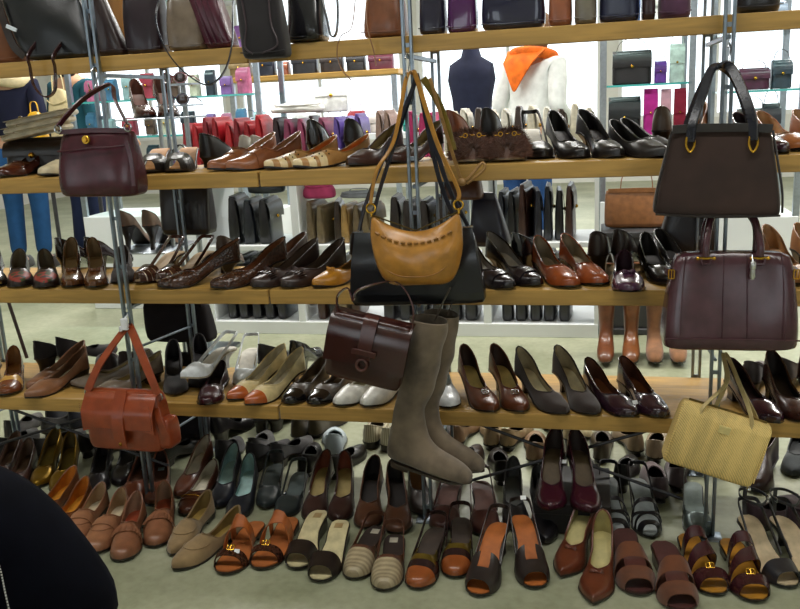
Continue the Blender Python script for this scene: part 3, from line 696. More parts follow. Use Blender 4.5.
pair('floor', 'pump', 'plum suede flats turned away behind the cross strap sandals', D(up='#3a2229', lin='#2a181d', h=.015, mtl='suede', toe='round', heel_kind='flat', W=.087, hc=.06), [(752, .0, 120), (776, -.06, 135)], away=True)
pair('floor', 'ankle_boot', 'dark brown ankle shoes with wide collars at the right', D(up='#2f1714', lin='#4a2a22', h=.025, hc=.085, low=.07, vh=.07, toe='round', W=.091, tv=.5, rough=.35), [(756, 495, 776), (806, 505, 806)])
pair('floor', 'flat', 'dark grey flat cut by the right picture edge', D(up='#33383a', lin='#2a2d2f', h=.02, hc=.06, mtl='suede'), [(800, 482, 812)])
pair('floor', 'pump', 'black lace shoes behind the russet loafers', D(up='#181418', lin='#181418', h=.03, hc=.06, rough=.3), [(96, 498, 108), (119, 494, 124)])

# ---- last rows under the rack, seen from behind
def back(name, desc, spec, spots, cat='shoe'): return pair('floor', name, desc, spec, spots, cat, away=True)
back('loafer', 'dark navy shoes turned away at the far left floor', D(up='#23242c', lin='#1a1a20', h=.02, hc=.062, mtl='suede'), [(52, .42, 175), (72, .42, 180)])
back('loafer', 'brown leather flat turned away left of the orange satchel', D(up='#6a3f24', lin='#3a2418', h=.02, hc=.058), [(90, .40, 175)])
back('loafer', 'grey suede flats turned away at the left edge', D(up='#4a4744', lin='#4a4744', h=.02, hc=.06, mtl='suede'), [(14, .34, 180), (33, .34, 180)])
back('pump', 'black shoes turned away right of the orange satchel', D(up='#1a1719', lin='#1a1719', h=.045, hc=.062), [(206, .42, 175), (228, .42, 185)])
back('pump', 'grey suede pumps turned away beside the olive loafers', D(up='#3f4043', lin='#3f4043', h=.045, hc=.062, mtl='suede'), [(248, .43, 175), (267, .44, 190)])
back('loafer', 'olive suede loafers turned away under the lowest shelf', D(up='#3f3519', lin='#2a2412', h=.015, hc=.06, mtl='suede', W=.085), [(293, .40, 175), (314, .40, 182)])
back('mule', 'white canvas slippers turned away under the lowest shelf', D(up='#a9b4b8', lin='#c3cdd0', ins='#cfd6d2', h=.02, hc=.07, mtl='cloth', W=.089, heel_kind='flat'), [(336, .32, 195)])
back('sneaker', 'cream striped shoes turned away left of the taupe boots', D(up=mat('stripe', '#cfc8ae', c2='#9d937a'), lin='#5a4a38', ins='#a99a78', h=.02, hc=.062, W=.085, heel_kind='flat'), [(357, .34, 185), (384, .35, 176)])
back('loafer', 'beige leather flats turned away right of the taupe boots', D(up='#a08a68', lin='#3a2c22', ins='#4a382a', h=.02, hc=.058, W=.081), [(486, .36, 176), (509, .36, 178)])
back('loafer', 'tan brown flats turned away behind the burgundy pumps', D(up='#8a6c50', lin='#5a4632', h=.02, hc=.058, W=.081), [(530, .37, 178), (462, .37, 178)])
back('pump', 'cream leather pumps turned away behind the burgundy pumps', D(up='#c9b98f', lin='#9a8a62', h=.05, hc=.062), [(545, .43, 176), (566, .43, 180)])
back('loafer', 'taupe beige flats turned away near the rack braces', D(up='#8d7a60', lin='#5b4c3a', h=.02, hc=.058, W=.081), [(630, .36, 182), (654, .36, 182)])
back('loafer', 'dark taupe flat turned away left of the taupe beige flats', D(up='#4f4438', lin='#3a3128', h=.015, hc=.055), [(604, .36, 178)])
back('pump', 'mauve brown pumps turned away under the straw bag', D(up='#4a3a3a', lin='#2f2424', h=.02, hc=.058, mtl='suede'), [(648, .16, 178), (676, .16, 180)])

# dark shoes filling the shade under the rack
BK = [('#17140f', 'leather'), ('#1b1719', 'suede'), ('#1a1512', 'leather')]
for i, (a, b, y, d) in enumerate([(112, 138, .38, 'black leather pumps turned away behind the orange satchel'), (164, 188, .40, 'black suede pumps turned away right behind the left upright'), (18, 44, .22, 'dark grey pumps turned away at far left'),
        (76, 102, .24, 'black pumps turned away under the orange satchel'), (222, 248, .20, 'black suede pumps turned away behind the navy pumps'), (296, 322, .20, 'black pumps turned away in front of the olive loafers'),
        (262, 286, .24, 'black leather pumps turned away behind the green grey slingbacks'), (404, 428, .30, 'black pumps turned away behind the hanging taupe boots'), (512, 534, .22, 'black suede pumps turned away left of the burgundy pumps'),
        (606, 630, .20, 'black leather pumps turned away behind the strap sandals'), (706, 732, .34, 'black suede pumps turned away below the straw bag'), (444, 468, .24, 'dark brown pumps turned away right of the middle upright'), (140, 158, .18, 'black suede flats turned away beside the left upright base')]):
    c, k = BK[i % 3] if 'brown' not in d and 'grey' not in d else (('#2a1b15', 'leather') if 'brown' in d else ('#302e2d', 'suede'))
    pair('floor', 'pump' if 'flats' not in d else 'flat', d, D(up=c, lin='#1a1513', h=(.03, .045, .02)[i % 3], mtl=k, hc=.06, heel_kind='block', W=.072), [(a, y, 182), (b, y, 178)], away=True)

for _l in ('floor', 4, 3, 2): relax(_l)
# ------------------------------------------------------------------ the shoe rack
WOOD = mat('wood', '#b08a46'); STEEL = mat('metal', '#8d98a3', rough=.38); DARK = mat('paint', '#2c2b2f', rough=.4)
UPR = [(-2.0, 'steel rack upright at the far left, mostly out of view'), (-1.274, 'steel rack upright carrying the burgundy and orange bags'),
       (-.436, 'steel rack upright behind the hanging tan hobo bag'), (.294, 'steel rack upright carrying the brown, plum and straw bags')]
def upright(X, label):
    t = thing('rack_upright', label, 'rack upright', (X, 0, 0), group='steel uprights of the shoe rack')
    for nm, Y, x in (('front_post', -.022, 0), ('rear_post', .352, 0)):
        m = MB()
        for sx in (-.0095, .0095): m.box(sx-.0038, sx+.0038, Y-.007, Y+.007, 0.004, 2.0, .0012)
        for k in range(15): z = .03+k*.135; m.box(-.008, .008, Y+.001, Y+.0045, z, z+.010)
        o = m.build(nm, STEEL, t)
        m = MB(); m.box(-.03, .03, Y-.03 if Y < 0 else Y-.02, Y+.02 if Y < 0 else Y+.03, 0, .004, .001); m.build('foot_plate', STEEL, o)
    for z in (.47, .17, 1.6):
        m = MB(); m.tube([(0, -.015, z), (0, .345, z-.03)], .004, 8); m.build('side_brace', STEEL, t)
    for k in (4, 3, 2, 1):
        m = MB(); z = SHELF_Z[k]; m.box(-.006, .006, -.012, .34, z-.054, z-.044, .001); m.build('shelf_bracket', STEEL, t)
    return t
for X, l in UPR: upright(X, l)
def brace(X0, X1, za, zb, label):
    t = thing('cross_brace', label, 'brace', (0, .12, 0), group='cross braces of the shoe rack')
    m = MB(); m.tube([(X0, 0, zb), (X1, 0, za)], .0048, 8); m.build('brace_rod', DARK, t)
    m = MB(); m.tube([(X0, .012, za), (X1, .012, zb)], .0048, 8); m.build('brace_rod', DARK, t)
    m = MB(); m.disc(((X0+X1)/2, -.004, (za+zb)/2), .008, .006); m.build('rivet', STEEL, t)
brace(-.436, .294, .012, .272, 'dark crossed rods low on the rack behind the burgundy pumps')
brace(-2.02, -1.284, .05, .285, 'dark crossed rods low on the rack left of the orange satchel')
m = MB(); a, b = at(3, 285, .37), at(27, 358, .37); m.tube([a, b], .006, 8)
tag(m.build('brace_rod', mat('paint', '#3a2626', rough=.4)), 'dark slanted rod between middle and lowest shelves at far left', 'rod')

def board(x0, x1, z, label, y0=0., th=.04):
    t = thing('shelf_board', label, 'shelf board', ((x0+x1)/2, y0, z), group='wooden boards of the shoe rack')
    w = (x1-x0)/2
    m = MB(); m.box(-w, w, .012, .335, -th*.55, 0, .0015); m.build('board_top', WOOD, t)
    m = MB(); m.box(-w, w, 0, .012, -th, 0, .0015); m.build('front_lip', WOOD, t)
    return t
J = -.856
for k, nm in ((1, 'topmost'), (2, 'upper'), (3, 'middle'), (4, 'lowest')):
    z = SHELF_Z[k]
    board(-2.45, J-.002, z, f'{nm} wooden shelf board, left length', 0)
    board(J+.002, 1.0, z, f'{nm} wooden shelf board, right length', .004)

# ------------------------------------------------------------------ bags
def rrect(hw, hd, e, n=28):
    out = []
    for i in range(n):
        a = 2*PI*i/n+PI/n; c, s = cos(a), sin(a)
        out.append((hw*math.copysign(abs(c)**(2/e), c), hd*math.copysign(abs(s)**(2/e), s)))
    return out
def softbody(levels, e=4.5, n=32, wob=0, seed=1, xshift=None):
    """levels: (z, half width, half depth)."""
    m = MB(); r = random.Random(seed); rings = []; ph = [r.uniform(0, 6) for _ in range(6)]
    for z, hw, hd in levels:
        R = []
        for x, y in rrect(hw, hd, e, n):
            d = wob*(sin(x*38+ph[0]+z*21)+.6*sin(z*55+ph[1]-x*17))
            R.append((x+(xshift(z) if xshift else 0), y+(d if y < 0 else -d*.5), z+(.3*d if z > .02 else 0)))
        rings.append(R)
    m.loft(rings); return m
def bag(name, label, cat, pl, pr, Y, roll=0., yaw=0., group='handbags hanging on the rack'):
    """Empty at the bottom middle of a bag whose bottom edge runs between two picture points at depth Y."""
    a, b = at(pl[0], pl[1], Y), at(pr[0], pr[1], Y); c = (a+b)/2
    t = thing(name, label, cat, (c.x, Y, c.z), 0, group)
    t.rotation_euler = (0, roll, yaw); return t, (b-a).length
def stitches(m, pts, r=.0008, gap=.5):
    P = [Vector(p) for p in pts]
    for i in range(len(P)-1): m.tube([P[i], P[i].lerp(P[i+1], gap)], r, 5)
def hook(X, z, label, s=1.0):
    m = MB(); m.tube(spline([(-.004, -.012, .030), (0, -.003, .040), (.004, .004, .030), (.002, .0, .010), (0, -.012, -.012), (.002, -.03, -.022), (.004, -.045, -.012), (.004, -.048, .0)], 30), .0018, 7)
    return tag(m.build('wire_hook', CHROME, None, (X, -.026, z)), label, 'hook', 'wire hooks on the rack uprights')
def burg():
    L = lea('#431a24', rough=.26, bump=.1)
    t, w = bag('handbag', 'burgundy leather handbag with gold clasp on the left rack upright', 'handbag', (66, 195), (146, 197), -.115, .015, -.06)
    h = .170; hw = .114
    body = softbody([(0, hw*.90, .030), (.006, hw*.98, .040), (.03, hw*1.02, .046), (.075, hw*.99, .042), (.122, hw*.95, .032), (.156, hw*.91, .022), (h, hw*.885, .016)], 5, 36, .0035, 3)
    body.build('body', L, t, sub=1)
    m = MB(); m.ribbon([(-hw*.90, -.019, h-.004), (0, -.022, h-.001), (hw*.90, -.019, h-.004)], .012, .004, (0, 0, 1)); m.build('frame_bar', L, t)
    m = MB(); m.tube(spline([(-hw*.93, -.030, .118), (-.05, -.040, .120), (0, -.0415, .126), (.05, -.040, .126), (hw*.93, -.028, .132)], 20), .0022, 6); m.build('flap_seam', L, t)
    m = MB(); m.disc((-.012, -.036, .146), .011, .008); m.disc((-.012, -.041, .146), .006, .006); m.build('clasp', GOLD, t)
    m = MB(); m.ribbon(spline([(hw*.88, -.032, .14), (hw*1.0, -.040, .09), (hw*1.02, -.044, .03)], 12), .010, .003, (1, 0, 0)); m.build('side_band', L, t)
    for sx in (-1, 1):
        m = MB(); m.ring((sx*hw*.90, -.022, h+.004), .010, .0022, 'y'); m.build('ring', CHROME, t)
    m = MB(); pts = spline([(-hw*.9, -.022, h+.010), (-.055, .012, h+.068), (-.012, .058, h+.106), (.018, .058, h+.108), (.052, .012, h+.072), (hw*.9, -.022, h+.012)], 30)
    m.ribbon(pts, .014, .004, (0, -1, .5)); m.build('handle', L, t)
    hook(-1.274, h+t.location.z+.118, 'chrome wire hook holding the burgundy handbag')
burg()

def brown():
    S = sue('#33211a', scale=14); L = lea('#1f1815', rough=.3); H = lea('#20222c', rough=.22)
    t, w = bag('handbag', 'large dark brown suede handbag with gold horseshoe rings, right upright', 'handbag', (653, 211), (777, 219), -.115, .03, 0)
    h = .195; hw = w/2
    body = softbody([(0, hw*.95, .036), (.006, hw*1.0, .044), (.02, hw*1.005, .046), (.07, hw*.95, .042), (.13, hw*.86, .034), (.175, hw*.79, .026), (h, hw*.76, .020)], 7, 40)
    body.build('body', S, t, sub=1)
    m = MB(); P = [(-hw*.77, -.026, h-.006), (-.05, -.027, h-.003), (.05, -.027, h-.003), (hw*.77, -.026, h-.006)]; m.ribbon(P, .018, .006, (0, 0, 1)); m.build('top_band', L, t)
    m = MB()
    for sx in (-1, 1): m.tube(spline([(sx*hw*.78, -.026, h-.01), (sx*hw*.88, -.036, .12), (sx*hw*.97, -.045, .06), (sx*hw*1.0, -.045, .012)], 14), .0026, 6)
    m.tube(spline([(-hw*.98, -.043, .006), (0, -.047, .002), (hw*.98, -.043, .006)], 14), .0026, 6); m.build('piping', L, t)
    for sx in (-1, 1):
        x = sx*.064; m = MB(); c = (x, -.036, h-.046)
        P = spline([(x-.0075, -.031, h-.022), (x-.0085, -.036, h-.04), (x, -.039, h-.054), (x+.0085, -.036, h-.04), (x+.0075, -.031, h-.022)], 18)
        m.tube(P, .0028, 8); m.build('horseshoe_ring', GOLD, t)
    m = MB(); P = spline([(-.064, -.034, h-.032), (-.060, -.030, h+.01), (-.040, -.004, h+.07), (-.022, .04, h+.118), (0, .052, h+.13), (.022, .04, h+.118), (.046, -.004, h+.06), (.060, -.030, h+.01), (.064, -.034, h-.030)], 40)
    m.sweep(P, [(-.009, -.004), (.009, -.004), (.010, 0), (.009, .004), (-.009, .004), (-.010, 0)], lambda u: (1-abs(2*u-1)*.2, -.6, .1)); m.build('handle', H, t)
    m = MB(); P = spline([(-.07, .03, h-.02), (-.062, .035, h+.02), (-.03, .065, h+.10), (0, .07, h+.122), (.03, .065, h+.10), (.056, .035, h+.03), (.07, .03, h-.02)], 30)
    m.sweep(P, [(-.008, -.003), (.008, -.003), (.008, .003), (-.008, .003)], (.6, -.8, .2)); m.build('handle', H, t)
    hook(.294, t.location.z+h+.136, 'chrome wire hook holding the dark brown handbag')
brown()

def plum():
    L = lea('#46282f', rough=.24, bump=.1, coat=.25)
    t, w = bag('handbag', 'big plum leather handbag with gold handle bars, below the brown handbag', 'handbag', (659, 343), (796, 347), -.12, .01, .03)
    h = .222; hw = w/2*.98
    body = softbody([(0, hw*.92, .050), (.006, hw*.985, .062), (.02, hw*1.0, .068), (.07, hw*.985, .062), (.14, hw*.93, .048), (.20, hw*.86, .032), (h, hw*.83, .024)], 5.5, 40, .0028, 9)
    body.build('body', L, t, sub=1)
    for x in (-.022, .03, -hw*.76, hw*.74):
        m = MB(); m.tube(spline([(x*.92, -.027, h-.008), (x*.97, -.046, .15), (x, -.064, .075), (x, -.068, .03)], 14), .0012, 6); m.build('seam', L, t)
    m = MB(); m.tube(spline([(-hw*.97, -.062, .03), (-.06, -.071, .033), (.06, -.071, .033), (hw*.97, -.062, .03)], 16), .0018, 6); m.build('bottom_seam', L, t)
    for sx in (-.060, .052):
        m = MB(); m.tube([(sx-.017, -.040, h-.012), (sx+.017, -.040, h-.012)], .0032, 8); m.ball((sx-.017, -.040, h-.012), .0046, nu=10, nv=6); m.ball((sx+.017, -.040, h-.012), .0046, nu=10, nv=6)
        o = m.build('handle_bar', GOLD, t)
        m = MB(); m.tube([(sx-.010, -.043, h-.012), (sx-.009, -.046, h-.024), (sx+.009, -.046, h-.024), (sx+.010, -.043, h-.012)], .0026, 6); m.build('leather_loop', L, o)
    m = MB(); P = spline([(-.060, -.038, h-.008), (-.060, -.034, h+.02), (-.046, .0, h+.075), (-.012, .048, h+.11), (.012, .048, h+.11), (.040, .0, h+.075), (.052, -.034, h+.02), (.052, -.038, h-.008)], 40)
    m.tube(P, .0085, 10); m.build('handle', L, t)
    m = MB(); P = spline([(-.058, .02, h-.01), (-.05, .03, h+.06), (0, .06, h+.10), (.05, .03, h+.06), (.056, .02, h-.01)], 30); m.tube(P, .008, 10); m.build('handle', L, t)
    m = MB(); m.tube([(.036, -.040, h-.004), (.036, -.050, h-.018)], .0016, 6); o = m.build('lock_cord', CHROME, t)
    m = MB(); m.loft([[(.036+r*cos(2*PI*i/12), -.053+r*sin(2*PI*i/12), z) for i in range(12)] for z, r in ((h-.016, .003), (h-.02, .0062), (h-.032, .0068), (h-.034, .0052), (h-.05, .0066), (h-.056, .0040))][::-1]); m.build('lock_pendant', mat('metal', '#d6d8da', rough=.3), o)
    for sx in (-1, 1):
        m = MB(); m.ribbon(spline([(sx*hw*.84, -.03, h-.05), (sx*hw*.93, -.015, h-.048), (sx*hw*.95, .02, h-.05)], 10), .016, .004, (0, 0, 1)); o = m.build('side_strap', L, t)
        m = MB(); frame_buckle(m, (sx*hw*.90, -.034, h-.049), .006, .010, .0016, PI/2, 0); m.build('side_buckle', GOLD, o)
    hook(.294, t.location.z+h+.116, 'chrome wire hook holding the plum handbag')
plum()

def straw():
    S = mat('straw', '#dabd76'); E = lea('#8f7a45', rough=.5); B = lea('#2a1c16')
    t, w = bag('straw_handbag', 'pale straw handbag hanging tilted at the bottom right', 'handbag', (663, 456), (746, 485), -.14, 0, 0)
    t.rotation_euler = (0, rad(17), 0)
    hw, h = .102, .158
    body = softbody([(0, hw*.98, .026), (.005, hw*1.02, .034), (.03, hw*1.02, .038), (.09, hw*1.02, .034), (.14, hw*1.03, .026), (h-.012, hw*1.02, .018), (h-.003, hw*.98, .014), (h, hw*.93, .012)], 9, 40, .0008, 5)
    body.build('body', S, t, sub=1)
    m = MB(); m.box(-.012, .014, -.0325, -.0272, .112, .130, .0006); m.build('maker_patch', lea('#d8c684'), t)
    for sx in (-1, 1):
        m = MB(); m.tube(spline([(sx*hw*.98, -.016, h-.008), (sx*hw*1.0, -.030, .09), (sx*hw*1.0, -.036, .02)], 12), .0016, 6); m.build('corner_seam', S, t)
    m = MB(); m.tube([(-hw*.88, 0, h+.001), (hw*.88, 0, h+.001)], .003, 6); o = m.build('zip', mat('metal', '#8a7a50'), t)
    m = MB(); m.ball((hw*1.0, -.02, -.004), .006, nu=10, nv=6); m.build('corner_stud', CHROME, t)
    m = MB(); m.ribbon(spline([(hw*.93, -.004, h-.005), (hw*1.02, 0, h-.035), (hw*1.03, 0, h-.06)], 10), .012, .004, (0, 1, 0)); m.build('side_tab', B, t)
    C = lea('#b9a572', rough=.45)
    for y, x0, x1 in ((-.018, -.062, .055), (.016, -.03, .07)):
        m = MB(); P = spline([(x0, y, h-.03 if y < 0 else h-.01), (x0+.006, y, h+.004), (-.022, y*.2+.015, h+.065), (-.030, .10, h+.100), (-.018, .10, h+.098), (.012, y*.2+.02, h+.06), (x1-.004, y, h+.004), (x1, y, h-.03 if y < 0 else h-.01)], 36)
        m.ribbon(P, .009, .0028, lambda u: (1-.6*abs(2*u-1), -.5, .3)); m.build('handle', C, t)
straw()

def orange():
    L = lea('#8f3f20', rough=.28, bump=.1)
    t, w = bag('satchel', 'burnt orange flap satchel hanging low on the left upright', 'satchel', (96, 449), (172, 443), -.125, -.02, -.10)
    h = .165; hw = .118
    softbody([(0, hw*.93, .032), (.006, hw*.99, .042), (.03, hw*1.01, .046), (.08, hw, .042), (.13, hw*.98, .034), (h-.006, hw*.96, .026), (h, hw*.94, .022)], 6, 36, .0014, 4).build('body', L, t, sub=1)
    m = MB(); rows = []
    for k in range(9):
        g = k/8; z = h+.006-.10*g; y = -.020-.032*sm(min(1, g*1.6)) if k else .006
        y = y-.003; hwk = hw*.97
        rows.append([(hwk*x, y-.004*(1-x*x), z-(.010*abs(x)**4 if k == 8 else 0)+(.0 if k else -.004)) for x in [i/8-1 for i in range(17)]])
    v = [p for r in rows for p in r]; f = [(k*17+i, (k+1)*17+i, (k+1)*17+i+1, k*17+i+1) for k in range(8) for i in range(16)]
    shell(m, v, f, [0]*len(f), .003); o = m.build('flap', L, t)
    m = MB(); stitches(m, [(-hw*.93+hw*1.86*i/30, -.060, h-.092) for i in range(31)]); stitches(m, [(-hw*.94, -.058, h-.09+.07*i/12) for i in range(13)]); stitches(m, [(hw*.94, -.058, h-.09+.07*i/12) for i in range(13)]); m.build('stitching', lea('#5f2a16'), o)
    m = MB(); m.ribbon(spline([(.008, -.026, h+.008), (.008, -.056, h-.05), (.008, -.063, h-.095), (.008, -.058, .022)], 16), .036, .004, (1, 0, 0)); o2 = m.build('closure_tab', L, t)
    m = MB(); m.ball((.008, -.063, .032), .0055, .004, .0055, 10, 6); m.build('press_stud', mat('metal', '#8f6a2c'), o2)
    # side pocket with a strap tab
    m = softbody([(0, .016, .026), (.006, .020, .032), (.06, .021, .032), (.080, .017, .027), (.085, .014, .024)], 4, 24); m.xf(Matrix.Translation((hw+.010, -.006, .012))); o3 = m.build('side_pocket', L, t, sub=1)
    m = MB(); m.ribbon(spline([(hw-.004, -.030, .128), (hw+.010, -.041, .095), (hw+.022, -.041, .058)], 10), .020, .004, (1, 0, .4)); m.build('pocket_tab', L, o3)
    for sx in (-1, 1):
        m = MB(); m.ring((sx*hw*.96, -.012, h-.01), .012, .0022, 'y'); m.build('strap_ring', CHROME, t)
    m = MB(); top = Vector((-1.272-t.location.x, .085, .635-t.location.z-.09))
    P = spline([(-hw*.97, -.014, h-.004), (-.075, .005, h+.07), tuple(top+Vector((-.012, -.002, -.012))), tuple(top), tuple(top+Vector((.014, -.002, -.012))), (.080, .005, h+.055), (hw*.97, -.014, h-.004)], 36)
    m.ribbon(P, .024, .004, (1, -.12, 0)); m.build('strap', L, t)
    q = MB(); z = .535
    q.box(-.010, .010, -.052, -.040, z+.000, z+.034, .002); q.box(-.016, -.008, -.054, -.040, z-.004, z+.012, .002); q.tube([(0, -.046, z+.03), (0, -.02, z+.04)], .003, 6)
    tag(q.build('hanging_clip', mat('paint', '#e8ebee', rough=.25), None, (-1.272, 0, 0)), 'white plastic clip at the top of the orange satchel strap', 'clip', 'wire hooks on the rack uprights')
orange()

def hobo():
    L = lea('#b07a30', rough=.3, bump=.14)
    t, w = bag('hobo_bag', 'tan leather hobo bag on the middle upright', 'handbag', (376, 285), (464, 285), -.17, -.02, 0)
    hw, h = .112, .176
    rings = []
    for k in range(19):
        g = -1+2*k/18; x = hw*g*1.0
        zt = h*(.74+.26*abs(g)**2.0)
        zb = h*.55*(abs(g)**7)
        zb = min(zb, zt-.035)
        d = .040*(1-abs(g)**4)*.95+.006
        c, r = (zt+zb)/2, (zt-zb)/2; ring = []
        for i in range(24):
            a = 2*PI*i/24; yy, zz = cos(a), sin(a)
            fat = (1-.55*max(0, zz)**1.3)
            ring.append((x*(1.0-.05*max(0, zz)), -d*yy*fat+.002*sin(x*60+zz*6), c+r*math.copysign(abs(zz)**.8, zz)))
        rings.append(ring)
    m = MB(); m.loft(rings); m.build('body', L, t, sub=1)
    m = MB(); P = []
    for k in range(21):
        g = -.84+1.68*k/20; P.append((hw*g, -.012-.020*(1-abs(g)**3), h*(.60+.22*abs(g)**2)))
    stitches(m, spline(P, 12), .0032, .62); m.build('woven_lacing', lea('#8d5f22'), t)
    m = MB(); P = [(hw*(-.92+1.84*k/20), -.030*(1-abs(-1+k/10)**4)-.010, h*(.16+.34*abs(-1+k/10)**3)) for k in range(21)]; m.tube(P, .0014, 6); m.build('seam', lea('#8d5f22'), t)
    m = MB(); m.tube([(-hw*.95, -.004, h*.985), (0, -.004, h*.745), (hw*.95, -.004, h*.985)], .002, 5); m.build('zip', mat('metal', '#6a5a3a'), t)
    for sx in (-1, 1):
        m = MB(); m.ring((sx*hw*.93, -.004, h+.012), .011, .0024, 'y'); m.tube([(sx*hw*.93, -.004, h-.008), (sx*hw*.93, -.004, h+.004)], .003, 6); m.build('strap_ring', GOLD, t)
    top = at(414, 74, -.06)-t.location
    L2 = lea('#a8772f', rough=.35)
    m = MB(); m.ribbon(spline([(-hw*.93, -.004, h+.024), (-hw*.75, .0, h+.10), tuple(top*.5+Vector((-hw*.35, -.02, h*.55))), tuple(top+Vector((-.010, 0, -.01))), tuple(top+Vector((.004, .012, .003))), tuple(top+Vector((.016, 0, -.012))), tuple(top*.5+Vector((hw*.55, -.02, h*.5))), (hw*.93, -.002, h+.05), (hw*.93, -.004, h+.024)], 60), .012, .003, lambda u: (1-.5*abs(2*u-1), -.6, .1)); m.build('strap', L2, t)
    hook(-.436, top.z+t.location.z+.008, 'chrome wire hook holding the tan hobo bag straps')
hobo()

def blackbag():
    L = lea('#16171b', rough=.24, bump=.08); S = lea('#1c2230', rough=.3)
    t, w = bag('handbag', 'black leather flap bag behind the tan hobo bag', 'handbag', (353, 301), (487, 307), -.078, -.03, 0)
    hw, h = w/2, .185
    softbody([(0, hw*.97, .016), (.005, hw*1.0, .022), (.06, hw*.98, .028), (.13, hw*.92, .024), (h-.004, hw*.86, .014), (h, hw*.84, .010)], 7, 40, .001, 6).build('body', L, t, sub=1)
    m = MB(); rows = []
    for k in range(9):
        g = k/8; z = h+.003-.155*g; y = -.012-.022*sm(min(1, g*2)); ww = hw*(.86+.12*g)
        rows.append([(ww*(i/8-1), y-.003*(1-(i/8-1)**2), z) for i in range(17)])
    v = [p for r in rows for p in r]; f = [(k*17+i, (k+1)*17+i, (k+1)*17+i+1, k*17+i+1) for k in range(8) for i in range(16)]
    shell(m, v, f, [0]*len(f), .003); m.build('flap', L, t)
    for sx in (-1, 1):
        m = MB(); m.tube([(sx*hw*.80-.012, -.012, h+.006), (sx*hw*.80+.012, -.012, h+.006)], .003, 6); m.build('strap_bar', CHROME, t)
    top = at(420, 76, -.036)-t.location
    for y, k in ((-.008, 1), (.006, .8)):
        m = MB(); m.ribbon(spline([(-hw*.80*k, y, h+.006), (-hw*.6*k, y+.01, h+.10), tuple(top+Vector((-.004, 0, -.03))), tuple(top+Vector((.004, .012, 0))), tuple(top+Vector((.014, 0, -.03))), (hw*.5*k, y+.01, h+.13), (hw*.80*k, y, h+.006)], 50), .014, .003, lambda u: (1-.5*abs(2*u-1), -.6, .1)); m.build('strap', S, t)
blackbag()

def maroon():
    L = lea('#34140f', rough=.22, bump=.1, coat=.3); L2 = lea('#43201a', rough=.25)
    t, w = bag('satchel', 'glossy maroon satchel with front buckle tab, left of the taupe boots', 'satchel', (330, 370), (396, 392), -.215, 0, 0)
    t.rotation_euler = (0, rad(13), 0)
    hw, h = .098, .165
    softbody([(0, hw*.92, .022), (.005, hw*.97, .028), (.06, hw*.98, .031), (.12, hw*.98, .029), (h-.005, hw*.98, .024), (h, hw*.96, .020)], 7, 36, .0006, 8).build('body', L, t, sub=1)
    m = MB(); rows = []
    for k in range(8):
        g = k/7; z = h+.004-.118*g; y = (.012 if k == 0 else -.018-.018*sm(g*2)); rows.append([(hw*1.02*(i/6-1), y-.003*(1-(i/6-1)**2), z-(.006*abs(i/6-1)**4 if k == 7 else 0)) for i in range(13)])
    v = [p for r in rows for p in r]; f = [(k*13+i, (k+1)*13+i, (k+1)*13+i+1, k*13+i+1) for k in range(7) for i in range(12)]
    shell(m, v, f, [0]*len(f), .003); m.build('flap', L, t)
    m = MB(); m.ribbon(spline([(0, .0, h+.006), (0, -.027, h-.002), (0, -.042, h-.05), (0, -.043, h-.095)], 16), .034, .004, (1, 0, 0)); m.build('closure_tab', L2, t)
    m = MB(); m.box(-.030, .030, -.050, -.044, h-.086, h-.070, .002); m.build('tab_keeper', L2, t)
    m = MB(); m.ring((0, -.047, h-.108), .014, .004, 'y', sx=.9); m.build('tab_ring', L2, t)
    m = MB(); P = spline([(-hw*.9, 0, h-.01), (-hw*.98, .0, h+.03), (-.075, .002, h+.055), (-.055, -.008, h+.03), (-.05, -.004, h+.055), (-.01, .03, h+.075), (.04, .02, h+.09), (.085, .006, h+.05), (hw*1.0, 0, h-.01)], 44); m.ribbon(P, .014, .003, (0, -1, .4)); m.build('shoulder_strap', L2, t)
maroon()

# more shoulder straps gathered on the middle hook
def strapset():
    for lab, col, pts, w_ in (('olive gold leather strap hanging behind the navy straps', '#7d6a2a', [(423, 78, -.036), (436, 98, -.034), (446, 122, -.03), (451, 142, -.03)], .018),
                              ('tan leather strap knotted at its end, right of the middle upright', '#a07a48', [(430, 78, -.045), (441, 115, -.040), (452, 152, -.032), (462, 182, -.03)], .008)):
        P = [at(*p) for p in pts]; o = P[0]; q = MB()
        t = thing('shoulder_strap', lab, 'strap', o, 0, 'loose straps on the middle hook')
        q.ribbon([p-o for p in spline(P, 24)], w_, .003, (1, -.3, .2)); q.build('strap', lea(col, rough=.35), t)
        q = MB(); e = P[-1]-o
        if w_ < .01:
            q.ball(e, .012, .008, .010, 10, 8); q.tube(spline([e, e+Vector((.02, -.004, .012)), e+Vector((.05, -.006, .045)), e+Vector((.056, -.004, .03)), e+Vector((.012, 0, -.004))], 18), .004, 6); q.build('knot', lea(col, rough=.35), t)
        else:
            q.ribbon([e, e+Vector((.003, 0, -.02))], .022, .005, (1, -.3, .2)); q.build('strap_end', lea(col, rough=.35), t)
strapset()
